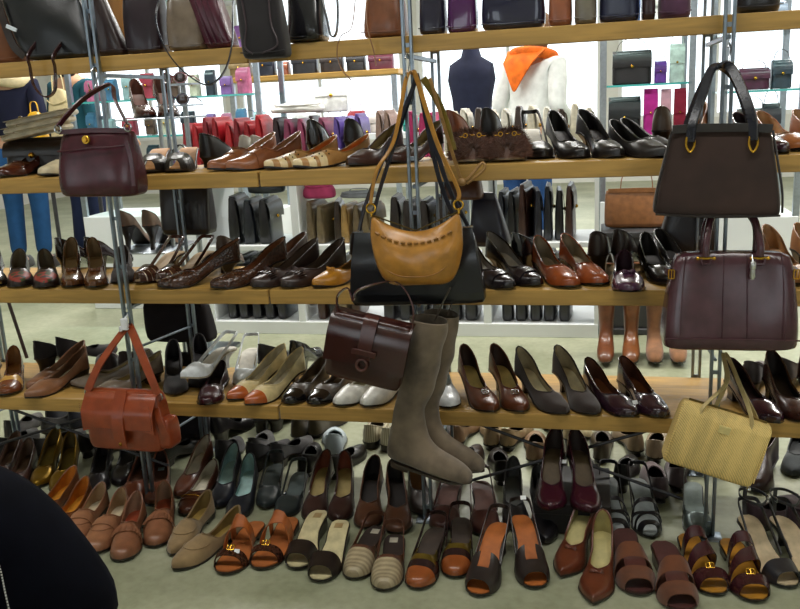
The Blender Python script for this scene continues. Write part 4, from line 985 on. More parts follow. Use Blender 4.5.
# ------------------------------------------------------------------ boots
def boot_mesh(L=.235, H=.42, w=.040, shaft=.050, toe=.9, wr=.002, seed=2, lean=0.):
    """Toe at y=0, heel at y=L, sole on z=0.  Rings run from the toe, round the instep, up the shaft."""
    R = [((.003, .020), (.001, .008), .016), ((.012, .034), (.010, .003), .027), ((.035, .046), (.035, .002), .036), ((.07, .056), (.07, .002), .041), ((.105, .064), (.11, .002), .040), ((.130, .084), (.145, .003), .037),
         ((.142, .106), (.180, .004), .035), ((.148, .126), (.214, .004), .034), ((.150, .143), (.233, .008), .033), ((.150, .158), (.236, .035), .033), ((.150, .168), (.236, .065), .034), ((.149, .178), (.232, .10), .035), ((.146, .19), (.230, .14), .037), ((.142, .215), (.232, .19), .040)]
    k = L/.236; out = [[(T[0]*k, T[1]), (B[0]*k, B[1]), ww*w/.040] for T, B, ww in R]
    y0, y1 = out[-1][0][0], out[-1][1][0]
    n = 8
    for i in range(1, n+1):
        g = i/n; z = .215+(H-.215)*g; e = (shaft-.044)*sm(g)
        out.append([(y0-e*1.0, z), (y1+e*1.1, z-.02*(1-g)), .040+(shaft-.040)*sm(g*.9)])
    r = random.Random(seed); ph = [r.uniform(0, 6) for _ in range(4)]
    m = MB(); rings = []; N = 22
    for T, B, ww in out:
        ring = []
        for i in range(N):
            a = 2*PI*i/N; c, s = cos(a), sin(a)
            cc = c if c > 0 or B[1] > .05 else -abs(c)**.5
            y = (T[0]+B[0])/2+(T[0]-B[0])/2*cc; z = (T[1]+B[1])/2+(T[1]-B[1])/2*cc
            x = ww*math.copysign(abs(s)**.85, s); y -= lean*sm((z-.08)/.3)
            d = wr*(sin(z*75+ph[0]+2*sin(a*2))+.7*sin(z*40-y*60+ph[1]))*(1 if z > .09 else .3)
            ring.append((x*(1+d*9), y+d, max(z, 0)))
        rings.append(ring)
    m.loft(rings, True, True, True)
    return m, out
def boot(root, m_up, m_sole, L=.235, H=.42, w=.040, shaft=.050, hh=.0, seed=2, lining=None, cap=None, wr=.002, lean=0.):
    m, out = boot_mesh(L, H, w, shaft, seed=seed, wr=wr, lean=lean); lift = .008+hh
    if hh:
        m.v = [(x, y, z+hh*sm((y/L-.35)/.4)*(1 if z < .1 else 1)) for x, y, z in m.v]
    m.v = [(x, y, z+.008) for x, y, z in m.v]
    # leave the top open: drop the end cap and thicken
    m.f = m.f[:-1]; m.m = m.m[:-1]
    v, f, mi = m.v, m.f, m.m; q = MB(); shell(q, v, f, mi, .003)
    o = q.build('shaft_and_vamp', m_up, root, sub=1)
    s = Last(L*.955, w*2.02, hh, 'almond', .006); q = MB(); slab(q, s, 0, 1, .86, .0045, .011); q.build('sole', m_sole, root)
    q = MB(); s2 = Last(L*.95, w*2.02, max(hh, .003), 'almond', .006)
    T, Rr, Lf = outline(s2, 0, .27, 9, .84); ol = Rr[::-1]+Lf[1:]
    q.loft([[(p.x, p.y, p.z+.001) for p in ol][::-1], [(p.x*.94, L+(p.y-L)*.94-.001, -.004 if not hh else 0) for p in ol][::-1]]); q.build('heel', m_sole, root)
    q = MB(); hz = H+.008+hh; seam = [(w*1.03 if z < .2 else w*1.25, .19*L/.236, z+hh) for z in (.05, .10, .15)]
    return o
def hangboots():
    U = sue('#6f6150', scale=13, var=.5); SO = lea('#332820')
    for i, (pl, lab) in enumerate((((394, 463), 'taupe suede boot hanging on the middle upright, front one of the pair'), ((410, 453), 'taupe suede boot hanging on the middle upright, rear one of the pair'))):
        h = at(pl[0], pl[1], -.135+.090*i)
        o = thing('tall_boot', lab, 'boot', h, 0, 'taupe suede boots')
        # heel at the origin, toe pointing right and slightly down
        R = Matrix.Rotation(rad(9 if i == 0 else 8), 4, 'Y') @ Matrix.Rotation(rad(76 if i == 0 else 74), 4, 'Z')
        o.matrix_world = Matrix.Translation(h) @ R @ Matrix.Translation((0, -.215, 0)) 
        boot(o, U, SO, .236, .395, .037, .045, seed=3+i, wr=.0032, lean=.022)
        q = MB(); zt = .40; q.tube(spline([(0, .150, zt), (0, .135, zt+.05), (0, .12, zt+.09)], 8), .002, 6); q.build('hanging_cord', lea('#3a2c22'), o)
hangboots()
# ------------------------------------------------------------------ bags standing on the topmost board
Z1 = SHELF_Z[1]+.0008
GT = 'bags on the topmost board'
def topbag(label, pl, pr, Y, h, m, d=.05, taper=.85, e=4, lean=0., wob=.002, rz=0., z=None, seed=1, cat='handbag', name='handbag', seam=None, strap=None):
    z = Z1 if z is None else z
    x0, x1 = xat(pl, Y-d, z), xat(pr, Y-d, z); hw = (x1-x0)/2
    t = thing(name, label, cat, ((x0+x1)/2, Y, z), rz, GT)
    lv = [(0, hw*.90, d*.84), (.006, hw*.98, d*.97), (h*.2, hw*1.0, d), (h*.5, hw*(1+taper)/2, d*.86), (h*.8, hw*taper, d*.6), (h, hw*taper*.95, d*.35)]
    softbody(lv, e, 36, wob, seed, (lambda q: lean*q)).build('body', m, t, sub=1)
    q = MB(); q.tube(spline([(lean*h-hw*taper*.9, -d*.36, h-.004), (lean*h, -d*.42, h), (lean*h+hw*taper*.9, -d*.36, h-.004)], 10), .0025, 6); q.build('top_edge', seam or m, t)
    q = MB(); q.tube(spline([(-hw*.98, -d*.9, .016), (-hw*.5, -d*1.01, .014), (hw*.5, -d*1.01, .014), (hw*.98, -d*.9, .016)], 14), .0014, 6); q.build('bottom_seam', seam or m, t)
    q = MB(); w2 = min(hw*.5, .06)
    q.ribbon(spline([(lean*h-w2, 0, h-.01), (lean*h-w2*.9, .01, h+.05), (lean*h, .02, h+.085), (lean*h+w2*.9, .01, h+.05), (lean*h+w2, 0, h-.01)], 20), .010, .003, (0, 1, 0)); q.build('handle', strap or m, t)
    return t, hw
topbag('rust brown suede bag at the far left of the topmost board', -40, 17, .10, .17, sue('#6b4023'), .055, .9, 3)
t, hw = topbag('black leather satchel with a white tag on the topmost board', 22, 95, .07, .20, lea('#101215', rough=.3), .060, 1.0, 5, -.35, .008, .12, seed=8)
q = MB(); q.ribbon(spline([(-hw*.92, -.058, .012), (-hw*1.05-.01, -.06, .04), (-hw*1.0-.035, -.055, .10), (-hw*.95-.06, -.04, .17)], 14), .020, .004, (1, 0, 0)); o = q.build('side_zip_band', lea('#241a16'), t)
q = MB(); q.box(-.015, .015, -.003, .003, -.005, .005, .001); q.build('white_tag', mat('paint', '#d9e2ea'), t, (-hw*.82-.03, -.068, .085), (0, .45, 0))
a = [at(30, 67, -.03), at(34, 86, -.035), at(45, 97, -.035), at(55, 90, -.03), at(55, 68, -.03)]
q = MB(); P = spline([a[0]+Vector((0, .06, .075)), a[0]+Vector((0, .0, .03))]+a+[a[4]+Vector((0, .0, .03)), a[4]+Vector((0, .06, .075))], 40)
T = Matrix.Translation(t.location) @ Matrix.Rotation(.12, 4, 'Z'); q.ribbon([T.inverted() @ p for p in P], .012, .003, (0, -1, .2)); q.build('hanging_strap', lea('#33191c', rough=.25), t)
topbag('dark brown curved leather bag behind the left upright', 96, 123, .05, .18, lea('#2a1b1a', rough=.3), .03, .7, 3, -.25, seed=3)
topbag('woven orange basket bag peeking behind the left upright', 106, 128, .17, .20, mat('straw', '#9a6a2e'), .03, .9, 4, seed=4, cat='basket bag', name='basket_bag')
t, hw = topbag('dark plum and black bag with a long drooping strap', 122, 160, .07, .19, lea('#21131c', rough=.3), .050, .95, 4, 0, .004, seed=5)
pts = [at(157, 8, -.03), at(158, 30, -.045), at(170, 56, -.05), at(188, 75, -.05), at(208, 85, -.05), at(224, 72, -.05), at(232, 45, -.05), at(233, 8, -.03)]
q = MB(); P = spline([Vector((pts[0].x, .06, Z1+.20))]+pts+[Vector((pts[-1].x-.02, .06, Z1+.20))], 50); q.ribbon([p-t.location for p in P], .011, .003, (.3, -1, .2)); q.build('long_strap', lea('#1c1f29', rough=.25), t)
topbag('taupe metallic leather bag on the topmost board', 165, 202, .055, .16, lea('#6f6152', rough=.25), .050, .82, 4, -.04, .004, seed=6)
t, hw = topbag('burgundy pleated bag leaning beside the taupe metallic bag', 203, 232, .05, .19, lea('#4a1a2a', rough=.25), .040, 1.05, 4, -.30, .004, seed=7)
for k in (-.4, 0, .4):
    q = MB(); q.tube(spline([(hw*k, -.041, .012), (hw*k-.02, -.037, .07), (hw*k-.05, -.024, .16)], 10), .003, 6); q.build('pleat', lea('#3d1522'), t)
t, hw = topbag('black suede bag with curved piping hanging over the board edge', 240, 285, -.046, .20, sue('#161215'), .040, .95, 4, -.08, .001, z=SHELF_Z[1]-.036, seed=8)
q = MB(); q.ribbon(spline([(-.05, .02, .19), (-.05, .10, .20), (-.03, .20, .10), (.0, .24, .042)], 16), .014, .003, (1, 0, 0)); q.build('shoulder_strap', lea('#1e191d'), t)
for s_ in (-1, 1):
    q = MB(); q.tube(spline([(s_*hw*.2-.012, -.040, .012), (s_*hw*.72, -.041, .03), (s_*hw*.55-.004, -.037, .08), (s_*hw*.62-.012, -.028, .16)], 18), .0022, 6); q.build('piping', lea('#3a2c30'), t)
t, hw = topbag('crumpled shiny black leather bag on the topmost board', 283, 322, .045, .15, mat('patent', '#17161a', rough=.22), .048, .85, 3, .02, .009, seed=11)
q = MB(); q.ribbon(spline([(hw*.8, -.02, .13), (hw*1.25, -.04, .06), (hw*1.45, -.045, .012), (hw*1.75, -.045, .02), (hw*1.8, -.03, .09), (hw*1.4, 0, .16), (hw*.7, 0, .145)], 30), .012, .003, (0, -1, .1)); q.build('fallen_strap', lea('#1b1b20'), t)
t, hw = topbag('mid brown leather bag left of the middle upright', 360, 404, .06, .15, lea('#7a4a30', rough=.3), .052, .8, 3, .02, .003, seed=12)
for A in ([at(366, 8, -.012), at(368, 30, -.03), at(374, 52, -.03), at(376, 66, -.03)], [at(352, 26, -.012), at(341, 36, -.03), at(337, 52, -.03), at(341, 68, -.03), at(351, 80, -.03)]):
    q = MB(); P = spline([Vector((A[0].x, .05, Z1+.13))]+A, 26); q.ribbon([p-t.location for p in P], .005, .002, (.5, -1, .1)); q.build('thin_strap', lea('#5f4433' if A[0].x > -.5 else '#8a5f3c'), t)
R = [('small navy leather bag right of the middle upright', 418, 444, '#1f1c2c', 0), ('purple patent bag on the topmost board', 446, 476, '#4a1f4f', 1), ('long glossy navy bag on the topmost board', 480, 545, '#1c1c33', 1),
     ('rust leather bag at the right of the topmost board', 548, 572, '#8a5238', 0), ('grey taupe bag between the rust and navy bags', 574, 597, '#6d6658', 0), ('navy bag near the right end of the topmost board', 599, 640, '#1d2038', 0),
     ('narrow dark brown bag beside the navy bag, topmost board', 642, 656, '#2f1c20', 0), ('plum suede bag left of the right upright', 659, 692, '#4c2c44', 2), ('round black bag right of the right upright', 736, 784, '#1a1618', 0)]
for i, (lb, a, b, c, k) in enumerate(R):
    topbag(lb, a, b, .065+.004*(i % 2), .15+.01*(i % 3), (lea(c, rough=.28), mat('patent', c, rough=.18), sue(c))[k], .045, .9, 4 if i < 8 else 2.4, 0, .003, seed=20+i)
# ------------------------------------------------------------------ room
FLOOR = mat('concrete', '#b0b298', c2='#8b9074')
WALL = mat('paint', '#d9d8d2', rough=.8); WHITE = mat('paint', '#e6e7e6', rough=.45)
X0, X1, Y0, Y1, ZC = -7.5, 5.0, -5.0, 9.0, 3.2
def S(name, m, mtl): return tag(m.build(name, mtl, smooth=False), kind='structure')
m = MB(); m.box(X0, X1, Y0, Y1, -.1, 0); S('floor', m, FLOOR)
m = MB(); m.box(X0, X1, Y0, Y1, ZC, ZC+.1); S('ceiling', m, WALL)
m = MB(); m.box(X0-.1, X0, Y0, Y1, 0, ZC); S('wall_left', m, WALL)
m = MB(); m.box(X1, X1+.1, Y0, Y1, 0, ZC); S('wall_right', m, WALL)
def windowed(name, y, ya, yb, spans, z0, z1, n0):
    m = MB(); xs = [X0]+[v for s_ in spans for v in s_]+[X1]
    m.box(X0, X1, ya, yb, 0, z0); m.box(X0, X1, ya, yb, z1, ZC)
    for i in range(0, len(xs), 2): m.box(xs[i], xs[i+1], ya, yb, z0, z1)
    S(name, m, WALL)
    for k, (a, b) in enumerate(spans):
        t = bpy.data.objects.new(f'window_{n0+k}', None); COL.objects.link(t); t.location = ((a+b)/2, y, z0); t['kind'] = 'structure'
        w = (b-a)/2; h = z1-z0; q = MB(); fr = .05
        q.box(-w, w, -.04, .04, 0, fr); q.box(-w, w, -.04, .04, h-fr, h); q.box(-w, -w+fr, -.04, .04, fr, h-fr); q.box(w-fr, w, -.04, .04, fr, h-fr); q.box(-.02, .02, -.03, .03, fr, h-fr)
        q.build('window_frame', WHITE, t, smooth=False)
        q = MB(); q.box(-w+fr, w-fr, -.003, .003, fr, h-fr); q.build('window_pane', PANE, t, smooth=False)
def pane():
    m = bpy.data.materials.new('window_glass'); m.use_nodes = True; nt = m.node_tree; N = nt.nodes; N.remove(N['Principled BSDF'])
    tr = N.new('ShaderNodeBsdfTransparent'); tr.inputs[0].default_value = (.97, .98, .98, 1); gl = N.new('ShaderNodeBsdfGlossy'); gl.inputs['Roughness'].default_value = .02
    fr = N.new('ShaderNodeFresnel'); fr.inputs['IOR'].default_value = 1.35; mx = N.new('ShaderNodeMixShader')
    nt.links.new(fr.outputs[0], mx.inputs[0]); nt.links.new(tr.outputs[0], mx.inputs[1]); nt.links.new(gl.outputs[0], mx.inputs[2]); nt.links.new(mx.outputs[0], N['Material Output'].inputs[0]); return m
PANE = pane()
windowed('wall_back', Y1+.05, Y1, Y1+.1, [(-7.2, -4.9), (-4.7, -2.4), (-2.2, .1), (.3, 2.6), (2.8, 4.8)], .75, 2.9, 1)
windowed('wall_front', Y0-.05, Y0-.1, Y0, [(-6.0, -4.2), (-2.2, -.4), (1.6, 3.4)], 1.0, 2.7, 6)
w = bpy.data.worlds.new('daylight'); SC.world = w; w.use_nodes = True
w.node_tree.nodes['Background'].inputs[0].default_value = (.88, .95, 1, 1); w.node_tree.nodes['Background'].inputs[1].default_value = 2.5
# ceiling strip lights
def strip(x, y, power, label):
    t = thing('ceiling_light', label, 'ceiling light', (x, y, ZC), 0, 'ceiling strip lights')
    q = MB(); q.box(-.65, .65, -.10, .10, -.06, 0, .005); q.build('housing', WHITE, t)
    for yy in (-.05, .05):
        q = MB(); q.tube([(-.6, yy, -.08), (.6, yy, -.08)], .014, 10); q.build('tube', mat('glow', '#f4f7ff', power=6), t)
    l = bpy.data.lights.new('strip', 'AREA'); l.shape = 'RECTANGLE'; l.size = 1.3; l.size_y = .22; l.energy = power; l.color = (1, .97, .92)
    o = bpy.data.objects.new('strip_glow', l); COL.objects.link(o); o.parent = t; o.location = (0, 0, -.10)
for i, (x, y, p) in enumerate([(-2.4, -.9, 18), (-.6, -1.0, 18), (1.2, -.9, 18), (-2.6, 1.6, 60), (-.4, 1.6, 60), (1.8, 1.6, 60), (-3.2, 4.2, 90), (-.6, 4.2, 90), (2.0, 4.2, 90)]):
    strip(x, y, p, ['left', 'middle', 'right'][i % 3]+' ceiling strip light '+['over the aisle in front of the rack', 'just behind the rack', 'over the back tables'][i//3])
SC.view_settings.view_transform = 'Standard'; SC.view_settings.look = 'None'; SC.view_settings.gamma = 1; SC.view_settings.exposure = 0.0
# ------------------------------------------------------------------ things behind the rack
WBOARD = mat('paint', '#dfe3e4', rough=.4)
def cubby():
    Y = 1.8; A = at(214, 336, Y); B = at(598, 336, Y); x0, x1 = A.x, B.x; w = x1-x0
    t = thing('cubby_unit', 'long white cubby shelf unit standing behind the shoe rack', 'shelf unit', ((x0+x1)/2, Y, 0)); h = .86; D = .38
    q = MB(); q.box(-w/2-.22, -w/2, 0, D, h-.025, h, .002); q.build('side_flap', WBOARD, t, smooth=False)
    xs = [x0, at(304, 340, Y).x, at(488, 340, Y).x, x1]; cxm = (x0+x1)/2
    for nm, z0, z1 in (('base_board', .0, .065), ('middle_shelf', .43, .455), ('top_board', h-.025, h)):
        q = MB(); q.box(-w/2, w/2, 0, D, z0, z1, .002); q.build(nm, WBOARD, t, smooth=False)
    for i, x in enumerate(xs):
        q = MB(); a = .018; q.box(max(-w/2, x-cxm-a), min(w/2, x-cxm+a), .002, D, .065, h-.025); q.build('side_panel' if i in (0, 3) else 'divider', WBOARD, t, smooth=False)
    return xs, Y, h
XS, CY, CH = cubby()
# a folded wallet / slim purse: body, flap and clasp
_pc = {}
def purse(loc, w, h, d, col, label, rz=0., group=None, kind='lea', flap=.45, name='purse', cat='purse', tilt=0., strap=False):
    key = (w, h, d, col, kind, flap, strap)
    if key in _pc:
        c = copy_tree(_pc[key], loc, label=label); c.rotation_euler = (tilt, 0, rz); c['group'] = group; return c
    m_ = {'lea': lea(col, rough=.35), 'pat': mat('patent', col, rough=.2), 'cloth': mat('cloth', col), 'foil': mat('foil', col)}[kind]
    t = thing(name, label, cat, loc, rz, group); t.rotation_euler = (tilt, 0, rz); hw = w/2; hd = d/2
    softbody([(0, hw*.95, hd*.8), (h*.04, hw, hd), (h*.5, hw, hd*.95), (h*.95, hw*.98, hd*.6), (h, hw*.96, hd*.4)], 6, 20, w*.006, int(w*1e4)).build('body', m_, t)
    q = MB(); n = 5; rows = []
    for k in range(n):
        g = k/(n-1); z = h*1.012-flap*h*g; y = hd*.3 if k == 0 else -hd*(.62+.42*sm(g*1.4))-.0025
        rows.append([(hw*.99*(i/4-1), y, z-(.03*h*abs(i/4-1)**3 if k == n-1 else 0)) for i in range(9)])
    v = [p for r in rows for p in r]; f = [(k*9+i, (k+1)*9+i, (k+1)*9+i+1, k*9+i+1) for k in range(n-1) for i in range(8)]
    shell(q, v, f, [0]*len(f), .002); o = q.build('flap', m_, t)
    q = MB(); q.ball((0, -hd*1.08-.004, h*(1.03-flap)), min(.009, w*.08), nu=8, nv=6); q.build('clasp', GOLD, o)
    if strap:
        q = MB(); q.ribbon(spline([(-hw*.8, 0, h*.97), (-hw*.6, .0, h*1.25), (0, .01, h*1.38), (hw*.6, 0, h*1.25), (hw*.8, 0, h*.97)], 16), .009, .0025, (0, 1, 0)); q.build('strap', m_, t)
    _pc[key] = t; return t
RR = random.Random(3)
ORD = ['first', 'second', 'third', 'fourth', 'fifth', 'sixth', 'seventh', 'eighth', 'ninth', 'tenth', 'eleventh', 'twelfth', 'thirteenth', 'fourteenth', 'fifteenth', 'sixteenth', 'seventeenth', 'eighteenth']
# row standing on the cubby's top board: narrow ends towards us
def row(z, Y, pxa, pxb, step, cols, what, group, hrange, dd=.16, lean=.12, kind='lea', w=None):
    x = xat(pxa, Y, z)+step*.5+(.012 if Y > CY else 0); xe = xat(pxb, Y, z)-step*.5-(.012 if Y > CY else 0); i = 0
    while x < xe:
        c = cols[i % len(cols)] if isinstance(cols[0], tuple) else (cols[i % len(cols)], what)
        ww = step*(w or .8); h = RR.choice(hrange)
        r = PI/2+RR.uniform(-lean, lean)
        purse((x, Y+dd*.55, z+.0008), dd, h, ww, c[0], f'{c[1]}, {ORD[i]} from left', r, group, kind, name='wallet', cat='wallet'); x += step; i += 1
row(CH, CY, 182, 270, .055, [('#8e1620', 'red wallet standing in the row on top of the white cubby unit'), ('#a51a22', 'red wallet standing in the row on top of the white cubby unit'), ('#7a1420', 'dark red wallet in the row on top of the white cubby unit')], '', 'wallets on top of the white cubby unit', (.20, .215, .225))
row(CH, CY, 272, 330, .058, [('#2a1a20', 'black wallet standing in the row beside the red wallets'), ('#7a3350', 'rose wallet standing in the row beside the red wallets'), ('#8a3a58', 'rose wallet standing in the row beside the red wallets')], '', 'wallets on top of the white cubby unit', (.20, .21))
row(CH, CY, 333, 372, .05, [('#5b4690', 'violet wallet standing between the rose and taupe wallets'), ('#6a55a5', 'violet wallet standing between the rose and taupe wallets')], '', 'wallets on top of the white cubby unit', (.20, .21))
row(CH, CY, 374, 402, .045, [('#8d7468', 'taupe wallet standing in the row right of the violet wallets')], '', 'wallets on top of the white cubby unit', (.21, .22))
row(CH, CY, 404, 440, .055, [('#a02058', 'magenta wallet standing in the row behind the hanging straps')], '', 'wallets on top of the white cubby unit', (.20, .21))
row(CH, CY, 444, 600, .062, [('#cfc8b4', 'cream wallet standing in the row behind the fur slippers and black pumps'), ('#dcd8cb', 'cream wallet standing in the row behind the fur slippers and black pumps'), ('#3b2e28', 'dark wallet standing among the cream wallets on the cubby unit')], '', 'wallets on top of the white cubby unit', (.19, .2, .21))
# upper cells
row(.456, CY+.03, 222, 288, .085, [('#17171b', 'black purse in the upper left cell of the cubby unit'), ('#1c2029', 'black purse in the upper left cell of the cubby unit')], '', 'purses in the upper cells', (.22, .24), .22)
row(.456, CY+.02, 304, 380, .058, [('#6d5e46', 'olive beige wallet in the upper middle cell of the cubby unit'), ('#74654a', 'olive beige wallet in the upper middle cell of the cubby unit'), ('#33271f', 'dark brown wallet in the upper middle cell of the cubby unit'), ('#a3824c', 'tan wallet in the upper middle cell of the cubby unit')], '', 'purses in the upper cells', (.185, .20, .205), .2, .2)
row(.456, CY+.02, 384, 470, .075, [('#2b2422', 'dark brown purse in the upper middle cell behind the hobo bag')], '', 'purses in the upper cells', (.2, .22), .2)
row(.456, CY+.03, 494, 584, .052, [('#191c26', 'dark navy purse in the upper right cell of the cubby unit'), ('#151519', 'dark navy purse in the upper right cell of the cubby unit'), ('#3d241d', 'brown purse in the upper right cell of the cubby unit'), ('#20222e', 'dark navy purse in the upper right cell of the cubby unit')], '', 'purses in the upper cells', (.23, .25, .26), .22)
# lower cells
row(.066, CY+.03, 222, 298, .07, [('#141317', 'black purse in the lower left cell of the cubby unit')], '', 'purses in the lower cells', (.30, .32), .24, .08)
row(.066, CY+.03, 312, 372, .06, [('#3c2218', 'brown purse in the lower middle cell of the cubby unit'), ('#141317', 'black purse in the lower middle cell of the cubby unit'), ('#7d6d55', 'beige purse in the lower middle cell of the cubby unit')], '', 'purses in the lower cells', (.28, .31), .24, .08)
row(.066, CY+.03, 380, 482, .08, [('#161517', 'black purse in the lower middle cell, behind the boots')], '', 'purses in the lower cells', (.28, .31), .24, .08)
row(.066, CY+.03, 496, 582, .07, [('#131216', 'black purse in the lower right cell of the cubby unit')], '', 'purses in the lower cells', (.30, .32), .24, .08)
# soft things lying over the wallets
def soft(name, label, cat, pl, pr, Y, z, h, d, m_, e=2.6, group=None, seed=1, wob=.006, rz=0.):
    x0, x1 = xat(pl, Y, z), xat(pr, Y, z); hw = (x1-x0)/2
    t = thing(name, label, cat, ((x0+x1)/2, Y, z), rz, group)
    softbody([(0, hw*.85, d*.8), (h*.1, hw*.97, d*.95), (h*.35, hw, d), (h*.7, hw*.9, d*.9), (h*.93, hw*.62, d*.6), (h, hw*.3, d*.3)], e, 30, wob, seed).build('body', m_, t, sub=1)
    q = MB(); q.tube(spline([(-hw*.8, -d*.6, h*.8), (-hw*.3, -d*.9, h*.72), (hw*.4, -d*.9, h*.74), (hw*.8, -d*.6, h*.78)], 14), .004, 6); q.build('zip_seam', m_, t)
    q = MB(); q.ribbon(spline([(-hw*.5, 0, h*.9), (-hw*.35, .0, h*1.25), (hw*.3, 0, h*1.25), (hw*.45, 0, h*.9)], 16), .012, .003, (0, 1, 0)); q.build('handle', m_, t)
    return t
soft('pouch', 'pink pouch in the upper cell left of the olive wallets', 'pouch', 304, 336, 1.93, .668, .085, .05, mat('cloth', '#c24a76'), seed=4)
soft('handbag', 'grey black handbag on top of the upper left cell', 'handbag', 248, 286, 1.93, .70, .10, .05, lea('#2b3036'), seed=5)
soft('pouch', 'flat grey pouch lying on the olive wallets', 'pouch', 340, 380, 1.93, .668, .035, .05, mat('cloth', '#8d9299'), seed=6)
# tall brown boots on the floor behind the rack
for i, (px, c, lb, k) in enumerate([(605, '#6a3b20', 'brown leather boot on the floor behind the rack, leftmost of four', 0), (631, '#74431f', 'brown leather boot on the floor behind the rack, second from left', 0), (655, '#82593a', 'tan suede boot on the floor behind the rack, third from left', 1), (679, '#8a603f', 'tan suede boot on the floor behind the rack, rightmost of four', 1)]):
    p = on(px, 369, 0); o = thing('tall_boot', lb, 'boot', (p.x, p.y, .012), rad(-2), 'brown boots behind the rack')
    boot(o, (sue(c) if k else lea(c, rough=.3)), lea('#20140f'), (.235), .40, .036, .040, seed=30+i, wr=.002)
    o.location.z = .0125
# black bags hanging on the rear posts at left
def hangbag(label, pl, pr, pyt, pyb, Y, c, seed, taper=1.0, lean=0., kind='cloth'):
    a, b, tp = at(pl, pyb, Y), at(pr, pyb, Y), at((pl+pr)/2, pyt, Y); h = tp.z-a.z; hw = (b.x-a.x)/2
    t = thing('tote_bag', label, 'bag', ((a.x+b.x)/2, Y, a.z), 0, 'dark bags hanging behind the shelves'); m_ = mat(kind, c) if kind == 'cloth' else lea(c)
    softbody([(0, hw*.95, .03), (h*.05, hw, .045), (h*.5, hw*(1+taper)/2, .04), (h*.9, hw*taper, .025), (h, hw*taper*.97, .018)], 5, 30, .004, seed, lambda z: lean*z).build('body', m_, t, sub=1)
    q = MB(); q.ribbon(spline([(-hw*.5+lean*h, -.012, h-.02), (-hw*.42+lean*h, -.01, h+.06), (lean*h, 0, h+.10), (hw*.42+lean*h, -.01, h+.06), (hw*.5+lean*h, -.012, h-.02)], 18), .016, .004, (0, 1, 0)); q.build('handle', m_, t)
    q = MB(); q.ribbon([(-hw*.9*taper+lean*h, -.022, h-.01), (lean*h, -.03, h-.008), (hw*.9*taper+lean*h, -.022, h-.01)], .02, .004, (0, 0, 1)); q.build('top_hem', m_, t)
    return t
hangbag('wide black tote bag hanging behind the middle shelf, beside the left upright', 150, 216, 300, 340, .418, '#171316', 2, .95, -.08)
hangbag('narrow black tote bag hanging below the wide black tote bag', 180, 208, 352, 440, .40, '#191419', 3, .9)
hangbag('black leather tote bag hanging behind the upper shelf at left', 166, 215, 176, 235, .418, '#181317', 4, 1.0, 0, 'lea')
hangbag('dark brown shoulder bag hanging behind the middle upright', 440, 484, 168, 200, .385, '#4a2a1c', 5, .8, 0, 'lea')
hangbag('dark navy shoulder bag hanging right of the black flap bag', 470, 512, 192, 246, .43, '#1a1a2c', 6, .55, -.1, 'lea')
hangbag('black shoulder bag hanging behind the brown and plum handbags', 652, 716, 196, 262, .40, '#1c1418', 7, .7, .1, 'lea')
hangbag('tan leather flap bag behind the right end of the upper shelf', 604, 668, 184, 224, 2.0, '#8a5a33', 8, .98, 0, 'lea')
q = MB(); p = at(636, 236, 2.0); q.box(p.x-.16, p.x+.16, 1.86, 2.14, 0, .03, .004); q.box(p.x-.15, p.x+.15, 1.88, 2.12, .03, .46, .004); q.box(p.x-.16, p.x+.16, 1.86, 2.14, .46, .4885, .004)
tag(q.build('pedestal', mat('paint', '#3a3a3c')), 'low grey pedestal under the tan leather flap bag', 'pedestal')
for o in bpy.data.objects:
    if o.get('label') == 'tan leather flap bag behind the right end of the upper shelf': o.location.z = .4895
# ------------------------------------------------------------------ counters and showcases further back
TEAL = mat('paint', '#4aa7a4', rough=.15); FR = mat('metal', '#aab2ba', rough=.35)
def glassmat():
    m = PANE.copy(); m.name = 'shelf_glass'; m.node_tree.nodes['Transparent BSDF'].inputs[0].default_value = (.82, .95, .94, 1); return m
SG = glassmat()
def showcase(label, pl, pr, Y, D, zs, h, base=None):
    x0, x1 = at(pl, 150, Y).x, at(pr, 150, Y).x; w = (x1-x0)/2
    t = thing('glass_showcase', label, 'showcase', ((x0+x1)/2, Y, 0), 0, 'glass showcases behind the rack')
    for sx in (-1, 1):
        for y in (.012, D-.012):
            q = MB(); q.box(sx*w-.015, sx*w+.015, y-.012, y+.012, 0, h, .002); q.build('corner_post', FR, t)
    for z in zs:
        q = MB(); q.box(-w, w, .0, D, z-.010, z); q.build('glass_shelf', SG, t, smooth=False)
        q = MB(); q.box(-w+.016, w-.016, -.003, .0, z-.010, z); q.build('shelf_edge', TEAL, t, smooth=False)
    q = MB(); q.box(-w-.012, w+.012, -.004, D+.004, 0, base or .4, .003); q.build('base_cabinet', WBOARD, t)
    q = MB(); q.box(-w-.012, w+.012, -.004, D+.004, h, h+.03, .003); q.build('top_rail', FR, t)
    return x0, x1
Yr = 2.5; x0, x1 = showcase('glass showcase with black handbags right of the person in white', 603, 690, Yr, .45, [.86, 1.145, 1.45], 1.75, .55)
def inrow(Y, z, items, group):
    for pl, pr, h, d, c, lb, k in items:
        a, b = xat(pl, Y, z), xat(pr, Y, z); purse(((a+b)/2, Y, z+.0008), b-a, h, d, c, lb, 0, group, k, .5, 'handbag', 'handbag', strap=(k != 'cloth' and h < .2))
G = 'bags in the glass showcase'
inrow(Yr+.16, 1.145, [(612, 651, .17, .10, '#191618', 'black handbag on the glass shelf of the right showcase', 'lea'), (654, 666, .11, .08, '#5a2a86', 'purple purse on the glass shelf of the right showcase', 'lea'), (669, 684, .19, .03, '#c9d8d0', 'pale purse on the glass shelf of the right showcase', 'lea')], G)
